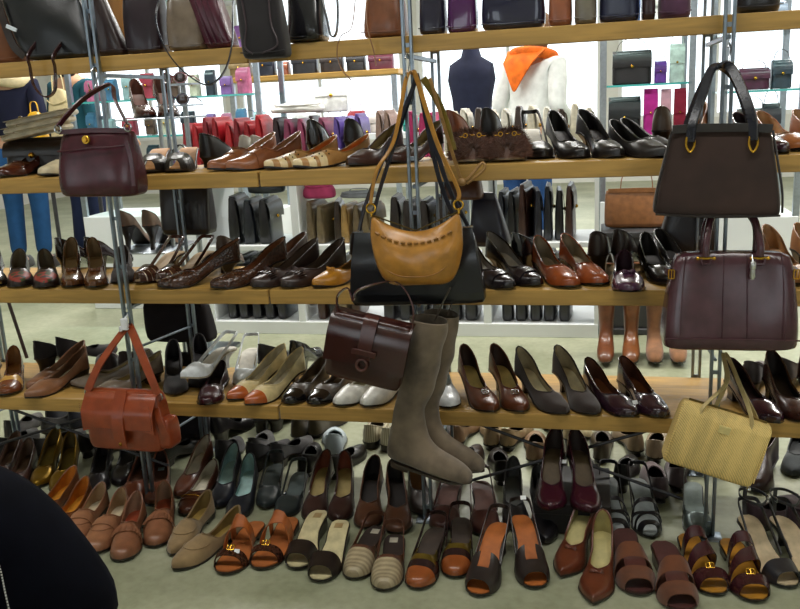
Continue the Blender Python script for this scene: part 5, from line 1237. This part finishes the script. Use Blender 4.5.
inrow(Yr+.16, .861, [(608, 640, .22, .10, '#1b1d20', 'dark bag under the glass shelf of the right showcase', 'lea'), (643, 657, .255, .05, '#c42d8c', 'magenta wallet standing under the glass shelf, right showcase', 'cloth'), (660, 670, .25, .05, '#d79aa8', 'pale pink wallet beside the magenta wallet', 'cloth'), (673, 685, .25, .05, '#8e2036', 'dark red wallet beside the pale pink wallet', 'cloth')], G)
inrow(Yr+.16, 1.451, [(612, 640, .15, .10, '#27406e', 'blue bag on the top shelf of the right showcase', 'lea'), (650, 684, .15, .10, '#d9ded9', 'white bag on the top shelf of the right showcase', 'lea')], G)
Yq = 2.2; showcase('glass showcase at the far right behind the brown handbag', 722, 800, Yq, .45, [.84, 1.09, 1.36], 1.75, .5)
G = 'bags in the far right showcase'
inrow(Yq+.14, 1.09, [(738, 768, .10, .09, '#4a1a34', 'maroon clutch behind the handles of the dark brown handbag', 'lea'), (770, 790, .13, .09, '#2a3a44', 'slate bag beside the maroon clutch', 'lea')], G)
inrow(Yq+.14, 1.361, [(738, 760, .13, .09, '#c9c4b2', 'cream bag on the high shelf at the far right', 'lea'), (764, 785, .12, .09, '#8fa2b5', 'pale blue bag on the high shelf at the far right', 'lea')], G)
inrow(Yq+.14, .841, [(735, 765, .16, .09, '#3a2a24', 'brown bag low in the far right showcase', 'lea'), (760, 778, .18, .09, '#23252c', 'black bag low in the far right showcase', 'lea')], G)
# left showcase full of small things
Yl = 2.3; showcase('glass showcase of trinkets at the left behind the burgundy handbag', 76, 262, Yl, .40, [.80, 1.0, 1.2, 1.42], 1.7, .55)
G = 'trinkets in the left showcase'
cols = [('#8a5fa0', 'mauve'), ('#c96a8f', 'pink'), ('#4f7fa5', 'blue'), ('#9fb8bd', 'pale grey'), ('#a63a4a', 'red'), ('#5d4436', 'brown'), ('#d3cbb5', 'cream'), ('#2f3540', 'black')]
n = 0
for z, nm in ((1.42, 'top'), (1.2, 'second'), (1.0, 'third'), (.80, 'lowest')):
    px = 84; n0 = n
    while px < 254:
        wpx = RR.choice((9, 11, 13)); c, cn = cols[n % 8]; kk = (wpx, c)
        a = xat(px, Yl+.1, z); b = xat(px+wpx, Yl+.1, z)
        purse(((a+b)/2, Yl+.12+.05*RR.random(), z+.0008), round(b-a, 3), RR.choice((.10, .12, .14)), .05, c, f'small {cn} purse, {ORD[n-n0]} from left on the {nm} glass shelf, left showcase', RR.uniform(-.2, .2), G, 'lea', .5, 'small_purse', 'purse')
        px += wpx+6+RR.random()*5; n += 1
# sunglasses on a slim stand
def sunglasses(loc, c, label):
    t = thing('sunglasses', label, 'sunglasses', loc, 0, 'sunglasses on the display stand')
    for sx in (-1, 1):
        q = MB(); q.ring((sx*.034, 0, 0), .026, .004, 'y', 16, 6, 1.1, .85); o = q.build('rim', mat('patent', c), t)
        q = MB(); q.disc((sx*.034, 0, 0), .024, .003); q.build('lens', mat('patent', '#3a2422'), o)
        q = MB(); q.tube([(sx*.063, 0, .006), (sx*.068, .06, .006), (sx*.066, .12, -.012)], .003, 6); q.build('temple', mat('patent', c), t)
    q = MB(); q.tube(spline([(-.010, -.001, .004), (0, -.004, .009), (.010, -.001, .004)], 6), .003, 6); q.build('bridge', mat('patent', c), t)
st = at(176, 100, 1.40)
t = thing('display_stand', 'slim steel stand of sunglasses behind the upper shelf at left', 'display stand', (st.x, 1.48, 0))
q = MB(); q.box(-.11, .11, -.11, .11, 0, .02, .004); q.build('base', FR, t)
q = MB(); q.tube([(0, 0, .02), (0, 0, 1.5)], .012, 10); q.build('pole', FR, t)
for k, z in enumerate((1.36, 1.27, 1.18)):
    q = MB(); q.box(-.09, .09, -.10, .0, z-.036, z-.030); q.build('ledge', FR, t, smooth=False)
    sunglasses((st.x, 1.395, z-.006), ('#6a2f33', '#7a3a3a', '#3a2a3a')[k], ('reddish sunglasses topmost on the slim steel stand', 'russet sunglasses in the middle of the slim steel stand', 'dark plum sunglasses lowest on the slim steel stand')[k])
# long back board with dark bags, and a white counter with pale bags
Yb = 4.3; z = 1.36
def longshelf(label, pl, pr, Y, z, m_, legs=True):
    a, b = xat(pl, Y, z), xat(pr, Y, z); w = (b-a)/2; t = thing('display_table', label, 'table', ((a+b)/2, Y, 0), 0)
    q = MB(); q.box(-w, w, 0, .4, z-.04, z, .003); q.build('table_top', m_, t)
    for sx in (-1, 1):
        for y in (.03, .37):
            q = MB(); q.box(sx*(w-.04)-.02, sx*(w-.04)+.02, y-.02, y+.02, 0, z-.04, .003); q.build('leg', FR, t)
longshelf('tall wooden display stand holding dark bags far behind the topmost board', 225, 398, Yb, z, WOOD)
for i, (a, b, c, nm, h) in enumerate([(232, 252, '#7a6a4a', 'khaki', .14), (256, 276, '#1c2436', 'navy', .16), (280, 290, '#8a4a2c', 'rust', .10), (294, 318, '#20222a', 'black', .16), (322, 344, '#2a211f', 'dark brown', .15), (348, 366, '#1a1a1e', 'charcoal', .14), (370, 394, '#5a1f33', 'wine', .13)]):
    inrow(Yb+.15, z, [(a, b, h, .10, c, f'{nm} bag on the tall wooden stand far behind', 'lea')], 'bags on the tall wooden stand')
Yc = 3.2; zc = .93
longshelf('white display counter behind the row of wallets', 235, 470, Yc, zc, WBOARD)
for i, (a, b, c, nm, h) in enumerate([(240, 262, '#31465c', 'slate blue', .13), (266, 292, '#c9d6dc', 'pale blue', .10), (296, 322, '#dfe2e2', 'white', .16), (326, 346, '#7a5a44', 'brown', .11), (350, 366, '#8f1f2c', 'crimson', .14), (370, 400, '#cfc6c0', 'blush', .12), (404, 430, '#2e8f86', 'teal', .08)]):
    inrow(Yc+.12, zc, [(a, b, h, .10, c, f'{nm} bag on the white counter behind the wallets', 'lea')], 'bags on the white counter')
soft('hat', 'white cloth bag draped over the red wallets', 'bag', 272, 330, 1.92, CH+.228, .05, .08, mat('cloth', '#e4e4e0'), seed=9)
purse((at(332, 118, 1.9).x, 1.9, CH+.226), .16, .12, .02, '#e9ebe8', 'white clutch propped on the violet wallets', .2, None, 'lea', .4, 'clutch', 'clutch', -.25)
# cream clutches lying on the upper shelf at the left
zz = SHELF_Z[2]
p = Vector((xat(44, .24, zz), .24, zz+.001))
purse((p.x, p.y, p.z), .20, .105, .09, '#1d1413', 'black box clutch under the cream clutches on the upper shelf', .05, None, 'lea', .5, 'clutch', 'clutch')
for k in range(3):
    c = thing('clutch', ('cream clutch lowest of the small stack on the upper shelf', 'cream clutch in the middle of the small stack, upper shelf', 'cream clutch topmost of the small stack, upper shelf')[k], 'clutch', (p.x+.012*k, p.y, p.z+.113+.021*k), 0, 'cream clutches stacked at left')
    c.rotation_euler = (0, -.16, .15+.05*k)
    q = softbody([(0, .095, .05), (.004, .10, .055), (.012, .10, .055), (.016, .096, .052)], 7, 28, .0006, k); q.build('body', lea('#c9c0a6' if k < 2 else '#b8b09a', rough=.3), c)
    q = MB(); q.box(-.097, .097, -.058, .02, .0166, .0186, .0005); o = q.build('flap', lea('#d6cdb2', rough=.3), c)
    q = MB(); q.ball((-.045, -.052, .021), .007, .007, .004, 8, 6); q.build('clasp', CHROME, o)
# brown pumps and sandals hung heel-down on a wire stand behind the burgundy bag
def wirestand(px, py, Y, label):
    global STAND
    p = at(px, py, Y); t = STAND = thing('wire_shoe_stand', label, 'shoe stand', (p.x, Y, 0))
    q = MB(); q.box(-.06, .06, .0, .12, 0, .015, .003); q.build('base', FR, t)
    q = MB(); q.tube([(0, .05, .015), (0, .05, p.z-.006)], .008, 8); q.build('pole', FR, t)
    q = MB(); q.box(-.11, .11, -.06, .20, p.z-.006, p.z, .002); q.build('ledge', FR, t)
    return p
p = wirestand(152, 118, .62, 'thin steel shoe stand behind the burgundy handbag')
for k, (dx, lb) in enumerate(((-.045, 'left one of the glossy brown pumps on the thin steel stand'), (.045, 'right one of the glossy brown pumps on the thin steel stand'))):
    o = thing('pump', lb, 'shoe', (p.x+dx+.06, p.y-.05, p.z+.0006), rad(50), 'shoes on the steel stands'); o.rotation_euler = (0, 0, rad(38)); make_shoe(o, 1-2*k, up='#3c1a12', lin='#5a3020', h=.075, heel_kind='stiletto', mtl='patent', rough=.18, toe='almond', L=.22)
p2 = at(140, 250, .62); q = MB(); q.box(-.20, .03, -.06, .20, p2.z-.006, p2.z, .002); q.build('ledge', FR, STAND); p = Vector((p.x-.105, p.y, p2.z))
for k, (dx, lb) in enumerate(((-.05, 'left one of the taupe pumps on the low ledge of the steel stand'), (.05, 'right one of the taupe pumps on the low ledge of the steel stand'))):
    o = thing('pump', lb, 'shoe', (p.x+dx+.0, p.y+.19, p.z+.0006), 0, 'shoes on the steel stands'); o.rotation_euler = (0, 0, rad(180)); make_shoe(o, 1-2*k, up='#6d5848', lin='#a4562a', h=.085, heel_kind='slim', toe='almond', L=.22)

# ------------------------------------------------------------------ people
def skin(nodes, edges, sub=2):
    names = list(nodes); idx = {n: i for i, n in enumerate(names)}
    me = bpy.data.meshes.new('t'); me.from_pydata([nodes[n][0] for n in names], [(idx[a], idx[b]) for a, b in edges], [])
    o = bpy.data.objects.new('t', me); COL.objects.link(o); o.modifiers.new('s', 'SKIN'); sb = o.modifiers.new('u', 'SUBSURF'); sb.levels = sub; sb.render_levels = sub
    for i, n in enumerate(names):
        r = nodes[n][1]; r = (r, r) if not isinstance(r, tuple) else r
        me.skin_vertices[0].data[i].radius = r; me.skin_vertices[0].data[i].use_root = (i == 0)
    bpy.context.view_layer.update(); dg = bpy.context.evaluated_depsgraph_get(); e = o.evaluated_get(dg).to_mesh()
    m = MB(); m.add([tuple(v.co) for v in e.vertices], [tuple(p.vertices) for p in e.polygons])
    bpy.data.objects.remove(o); return m
def head(m, c, yaw, s=1.0):
    """Head with brow, nose, mouth, chin and ears; yaw 0 faces -Y."""
    st = len(m.v); rings = []; N, K = 28, 20
    for k in range(1, K):
        a = PI*k/K; ring = []
        for i in range(N):
            b = 2*PI*i/N; x, y, z = sin(a)*sin(b), -sin(a)*cos(b), -cos(a)
            jaw = 1-.26*max(0, -z-.1)
            X, Y, Z = x*.074*jaw, y*.094*(1-.12*max(0, -z-.2)), z*.115
            f = max(0, cos(b))**3 if sin(a) > .2 else 0
            nose = math.exp(-((Z+.012)/.022)**2)*math.exp(-(x/.16)**2)*(1 if y < 0 else 0); Y -= .022*nose
            for sx in (-1, 1): Y += .008*math.exp(-((Z-.018)/.014)**2)*math.exp(-((x-sx*.38)/.18)**2)*(1 if y < 0 else 0)
            Y -= .005*math.exp(-((Z+.05)/.009)**2)*math.exp(-(x/.3)**2)*(1 if y < 0 else 0)+.008*math.exp(-((Z+.095)/.02)**2)*math.exp(-(x/.35)**2)*(1 if y < 0 else 0)
            ring.append((X, Y, Z))
        rings.append(ring)
    m.loft(rings)
    for sx in (-1, 1): m.ball((sx*.076, .008, -.005), .010, .020, .030, 10, 8)
    M = Matrix.Translation(c) @ Matrix.Rotation(yaw, 4, 'Z') @ Matrix.Scale(s, 4)
    m.xf(M, st); return M
def hand(m, p, d, palm_n, s=1.0):
    """Palm with five bent fingers growing from wrist p along d."""
    d = Vector(d).normalized(); n = Vector(palm_n); n = (n-d*n.dot(d)).normalized(); sd = d.cross(n)
    p = Vector(p)
    m.sweep([p-d*.01, p+d*.02, p+d*.06, p+d*.088], [(.012*cos(a)*s, .036*sin(a)*s) for a in [2*PI*i/12 for i in range(12)]], n, scale=[.75, .95, 1.1, .9])
    for k, (o, l) in enumerate(((-.027, .062), (-.009, .074), (.010, .070), (.027, .054))):
        b = p+d*.078+sd*o; m.tube([b, b+d*l*.4+n*.004, b+d*l*.72+n*.016, b+d*l*.9+n*.030], .0078*s, 8, scale=[1.05, 1, .92, .7])
    b = p+d*.025-sd*.030; m.tube([b, b-sd*.020+d*.025+n*.008, b-sd*.026+d*.05+n*.018, b-sd*.022+d*.066+n*.024], .009*s, 8, scale=[1.2, 1, .95, .7])
def person(label, foot, H, yaw, top, trouser, hair, skincol='#c69a7c', lean=0., shoes='#2a2320', arms='down', longhair=True):
    """Standing figure; local -Y is forward."""
    k = H/1.70; t = thing('person', label, 'person', foot, yaw, 'people in the shop')
    def P(x, y, z): return (x*k, (y-lean*max(0, z-.95))*k, (z-.12*lean*max(0, z-.95))*k)
    J = {'hip': (P(0, 0, .93), (.14*k, .10*k)), 'belly': (P(0, -.005, 1.08), (.125*k, .09*k)), 'chest': (P(0, 0, 1.26), (.15*k, .105*k)), 'collar': (P(0, .01, 1.40), (.11*k, .07*k)), 'neck': (P(0, 0, 1.47), .05*k), 'skull': (P(0, -.01, 1.57), .055*k)}
    E = [('hip', 'belly'), ('belly', 'chest'), ('chest', 'collar'), ('collar', 'neck'), ('neck', 'skull')]
    for s_, n in ((-1, 'l'), (1, 'r')):
        fx = -.30 if arms == 'front' else -.04
        J.update({n+'sh': (P(s_*.175, .01, 1.385), .055*k), n+'el': (P(s_*.225, .03, 1.11), .042*k), n+'wr': (P(s_*.20, fx, .98 if arms == 'front' else .87), .027*k),
                  n+'th': (P(s_*.095, 0, .86), .085*k), n+'kn': (P(s_*.10, -.01, .48), .058*k), n+'an': (P(s_*.10, .03, .09), .04*k), n+'to': (P(s_*.115, -.13, .035), .032*k)})
        E += [('collar', n+'sh'), (n+'sh', n+'el'), (n+'el', n+'wr'), ('hip', n+'th'), (n+'th', n+'kn'), (n+'kn', n+'an'), (n+'an', n+'to')]
    m = skin(J, E)
    for n, s_ in (('l', -1), ('r', 1)):
        a, b = Vector(J[n+'el'][0]), Vector(J[n+'wr'][0]); hand(m, b, b-a, (-s_, 0, -.2) if arms == 'down' else (0, 0, -1), k)
    M = head(m, Vector(P(0, -.02, 1.60)), 0, k*.98)
    m.build('body', mat('paint', skincol, rough=.55), t)
    def grow(keys, edges, add, name, c, kind='cloth', cut=None):
        nd = {q: (J[q][0], tuple(r+add for r in (J[q][1] if isinstance(J[q][1], tuple) else (J[q][1],)*2))) for q in keys}
        if cut: nd.update(cut)
        return skin(nd, edges).build(name, mat(kind, c, var=.12) if kind == 'cloth' else lea(c), t)
    cut = {}; ed = [('hip', 'belly'), ('belly', 'chest'), ('chest', 'collar')]
    for n in 'lr': ed += [('collar', n+'sh'), (n+'sh', n+'el'), (n+'el', n+'cf')]; cut[n+'cf'] = (tuple(Vector(J[n+'el'][0]).lerp(Vector(J[n+'wr'][0]), .9)), .042*k)
    grow(['hip', 'belly', 'chest', 'collar', 'lsh', 'rsh', 'lel', 'rel'], ed, .016*k, 'top', top, cut=cut)
    cut = {'lcf': (tuple(Vector(J['lan'][0])+Vector((0, 0, .0))), .062*k), 'rcf': (tuple(Vector(J['ran'][0])), .062*k)}
    grow(['hip', 'lth', 'rth', 'lkn', 'rkn'], [('hip', 'lth'), ('hip', 'rth'), ('lth', 'lkn'), ('rth', 'rkn'), ('lkn', 'lcf'), ('rkn', 'rcf')], .014*k, 'trousers', trouser, cut=cut)
    for n, s_ in (('l', -1), ('r', 1)):
        q = MB(); c = Vector(J[n+'to'][0]); q.loft([rr for rr in [[(c.x+x*1.0, c.y+.06*k+y, z) for x, y in rrect(.046*k*f, .135*k*f, 2.6, 20)] for z, f in ((.0, .96), (.012, 1), (.05*k, .92), (.085*k, .62))]]); q.build('shoe', lea(shoes), t)
    q = MB(); st = len(q.v); q.ball((0, .014, .030), .088, .098, .104, 20, 14)
    q.v = [(x, y, z) if not (y < -.055 and z < .065) else (x*.9, max(y, -.055), z) for x, y, z in q.v]
    if longhair: q.loft([[(x, .058+y, z) for x, y in rrect(a, b, 2.4, 20)] for z, a, b in ((.05, .080, .05), (-.05, .086, .05), (-.14, .080, .04), (-.20, .055, .025))])
    q.xf(M); q.build('hair', mat('cloth', hair, rough=.6, var=.3), t)
    return t, J, k
f1 = on(36, 268, 0); t, J, k = person('person in a navy top and blue jeans with a cream scarf, far left', (f1.x, f1.y, 0), 1.68, PI+.2, '#15182f', '#1f4a78', '#3a2a1c', arms='front')
q = MB(); q.tube(spline([(.15*math.cos(a)*1.05, .01+.105*math.sin(a), 1.41+.02*math.sin(2*a)) for a in [2*PI*i/10 for i in range(10)]], 30, True), .045, 10, True); q.build('scarf', mat('cloth', '#cfc09a'), t)
f2 = Vector((f1.x+.36, f1.y+.25, 0)); person('person in a teal jacket and dark trousers beside the navy top', f2, 1.66, PI-.3, '#1c4d5c', '#1a2340', '#221a16', arms='front')
bq = soft('handbag', 'yellow handbag on the counter by the person in navy', 'handbag', 31, 48, f1.y-.55, .95, .22, .07, lea('#d8a51e'), seed=12)
bq2 = soft('tote_bag', 'cream cloth bag right of the yellow handbag', 'bag', 54, 78, f1.y-.55, .95, .36, .06, mat('cloth', '#cdbd92'), seed=13)
def counter(label, pl, pr, Y, z, D, m_):
    a, b = xat(pl, Y, z), xat(pr, Y, z); w = (b-a)/2; t = thing('counter', label, 'counter', ((a+b)/2, Y, 0))
    q = MB(); q.box(-w, w, 0, D, z-.04, z, .003); q.build('counter_top', m_, t)
    for sx in (-1, 1):
        q = MB(); q.tube([(sx*(w-.03), D/2, 0), (sx*(w-.03), D/2, z-.04)], .014, 8); q.build('leg', DARK, t)
counter('narrow white counter carrying the yellow handbag', 26, 82, f1.y-.72, .9490, .34, WBOARD)
fw = at(526, 120, 3.2); t, J, k = person('person in a white blouse with an orange scarf, at the back', (fw.x, 3.2, 0), 1.60, PI-.5, '#e3e6e2', '#27497a', '#6a4a2c', lean=.25, arms='front')
q = MB(); q.tube(spline([(.13*math.cos(a), .0+.10*math.sin(a)-.09, 1.34+.03*math.sin(a)) for a in [2*PI*i/10 for i in range(10)]], 30, True), .034, 10, True)
v = [(-.13, -.02, 1.37), (0, .0, 1.385), (.13, -.02, 1.37), (-.10, .075, 1.30), (0, .095, 1.30), (.10, .075, 1.30), (-.05, .10, 1.22), (.0, .115, 1.21), (.05, .10, 1.22), (-.01, .115, 1.15), (0, .118, 1.14), (.01, .115, 1.15)]
shell(q, v, [(a, a+1, a+4, a+3) for a in (0, 1, 3, 4, 6, 7)], [0]*6, -.012); q.build('scarf', mat('cloth', '#d9661a', var=.3), t)
# dress form
df = at(472, 90, 3.9); t = thing('dress_form', 'dark navy dress form on a stand left of the person in white', 'dress form', (df.x, 3.9, 0))
softbody([(.80, .15, .10), (.86, .17, .12), (1.0, .13, .095), (1.12, .14, .10), (1.24, .165, .115), (1.34, .15, .09), (1.39, .07, .06), (1.46, .05, .05), (1.48, .04, .04)], 2.3, 28).build('torso', mat('cloth', '#1b1f33'), t)
q = MB(); q.tube([(0, 0, .02), (0, 0, .81)], .014, 10); q.build('pole', FR, t)
q = MB(); q.disc((0, 0, .012), .16, .022, 'z'); q.build('base', FR, t)
q = MB(); q.ball((0, 0, 1.50), .03, nu=10, nv=8); q.build('neck_cap', WOOD, t)

# foreground: a person crouching at the lower left, only a dark sleeve and shoulder in view
def crouch():
    Yp = -1.22
    sh = at(-14, 528, Yp); el = at(78, 630, Yp-.02)
    c = Vector((sh.x-.24, Yp-.06, 0)); t = thing('person', 'person in a dark navy jacket crouching at the lower left corner', 'person', c, 0, 'people in the shop')
    L = lambda p: Vector(p)-c
    s, e = L(sh), L(el); sl = Vector((-s.x*1.0, s.y-.10, s.z+.03)); hip = Vector((0, -.28, .20)); 
    J = {'hip': (tuple(hip), (.13, .10)), 'belly': (tuple(hip.lerp((s+sl)/2, .4)), (.12, .10)), 'chest': (tuple(hip.lerp((s+sl)/2, .78)), (.14, .11)), 'collar': (tuple((s+sl)/2+Vector((0, .02, .03))), (.09, .07)), 'neck': (tuple((s+sl)/2+Vector((0, .07, .10))), .048), 'skull': (tuple((s+sl)/2+Vector((0, .10, .19))), .052)}
    E = [('hip', 'belly'), ('belly', 'chest'), ('chest', 'collar'), ('collar', 'neck'), ('neck', 'skull')]
    rw = e+Vector((-.19, .10, -.08))
    J.update({'rsh': (tuple(s), .055), 'rel': (tuple(e), .042), 'rwr': (tuple(rw), .027), 'lsh': (tuple(sl), .055), 'lel': (tuple(sl+Vector((-.06, .06, -.24))), .042), 'lwr': (tuple(sl+Vector((-.0, .28, -.28))), .027)})
    for n, sx in (('l', -1), ('r', 1)):
        J.update({n+'th': (tuple(hip+Vector((sx*.10, .02, -.01))), .085), n+'kn': (tuple(hip+Vector((sx*.13, .38, .17))), .06), n+'an': (tuple(Vector((hip.x+sx*.13, hip.y+.16, .09))), .042), n+'to': (tuple(Vector((hip.x+sx*.14, hip.y+.32, .035))), .033)})
        E += [('collar', n+'sh'), (n+'sh', n+'el'), (n+'el', n+'wr'), ('hip', n+'th'), (n+'th', n+'kn'), (n+'kn', n+'an'), (n+'an', n+'to')]
    m = skin(J, E)
    for n in 'lr':
        a, b = Vector(J[n+'el'][0]), Vector(J[n+'wr'][0]); hand(m, b, b-a, (0, 0, -1))
    M = head(m, Vector(J['skull'][0])+Vector((0, .01, .02)), PI, .98); m.build('body', mat('paint', '#b98a6c', rough=.55), t)
    jk = mat('cloth', '#07080f', var=.25, spec=.05)
    def sleeve(n): return tuple(Vector(J[n+'el'][0]).lerp(Vector(J[n+'wr'][0]), .88))
    nd = {q: (J[q][0], tuple(r+.026 for r in (J[q][1] if isinstance(J[q][1], tuple) else (J[q][1],)*2))) for q in ('hip', 'belly', 'chest', 'collar', 'lsh', 'rsh', 'lel', 'rel')}
    nd['rsh'] = (J['rsh'][0], .098); nd['rel'] = (J['rel'][0], .080)
    nd['lcf'] = (sleeve('l'), .055); nd['rcf'] = (sleeve('r'), .060)
    jo = skin(nd, [('hip', 'belly'), ('belly', 'chest'), ('chest', 'collar'), ('collar', 'lsh'), ('collar', 'rsh'), ('lsh', 'lel'), ('rsh', 'rel'), ('lel', 'lcf'), ('rel', 'rcf')]).build('jacket', jk, t)
    P = []
    for px, py in ((-6, 545), (-2, 560), (2, 575), (5, 590), (9, 606), (13, 622)):
        ok, hit, nrm, _ = jo.ray_cast(CAM-c, ray(px, py).normalized())
        if ok: P.append(hit+nrm*.0015)
    if len(P) > 2:
        q = MB(); stitches(q, spline(P, 26), .0011, .6); q.build('white_stitching', mat('cloth', '#c9c8c2'), jo)
    nd = {q: (J[q][0], tuple(r+.014 for r in (J[q][1] if isinstance(J[q][1], tuple) else (J[q][1],)*2))) for q in ('hip', 'lth', 'rth', 'lkn', 'rkn')}
    nd['lcf'] = (J['lan'][0], .06); nd['rcf'] = (J['ran'][0], .06)
    skin(nd, [('hip', 'lth'), ('hip', 'rth'), ('lth', 'lkn'), ('rth', 'rkn'), ('lkn', 'lcf'), ('rkn', 'rcf')]).build('trousers', mat('cloth', '#1c2230'), t)
    for n in 'lr':
        q = MB(); cc = Vector(J[n+'to'][0]); q.loft([[(cc.x+x, cc.y-.05+y, z) for x, y in rrect(.048*f, .135*f, 2.6, 20)] for z, f in ((.0, .96), (.012, 1), (.05, .92), (.09, .62))]); q.build('shoe', lea('#1c1a1a'), t)
    q = MB(); q.ball((0, .014, .030), .090, .100, .106, 20, 14); q.v = [(x, y, z) if not (y < -.055 and z < .065) else (x*.9, max(y, -.055), z) for x, y, z in q.v]; q.xf(M); q.build('hair', mat('cloth', '#1a1412', rough=.6), t)
    return t, jo, c
crouch()
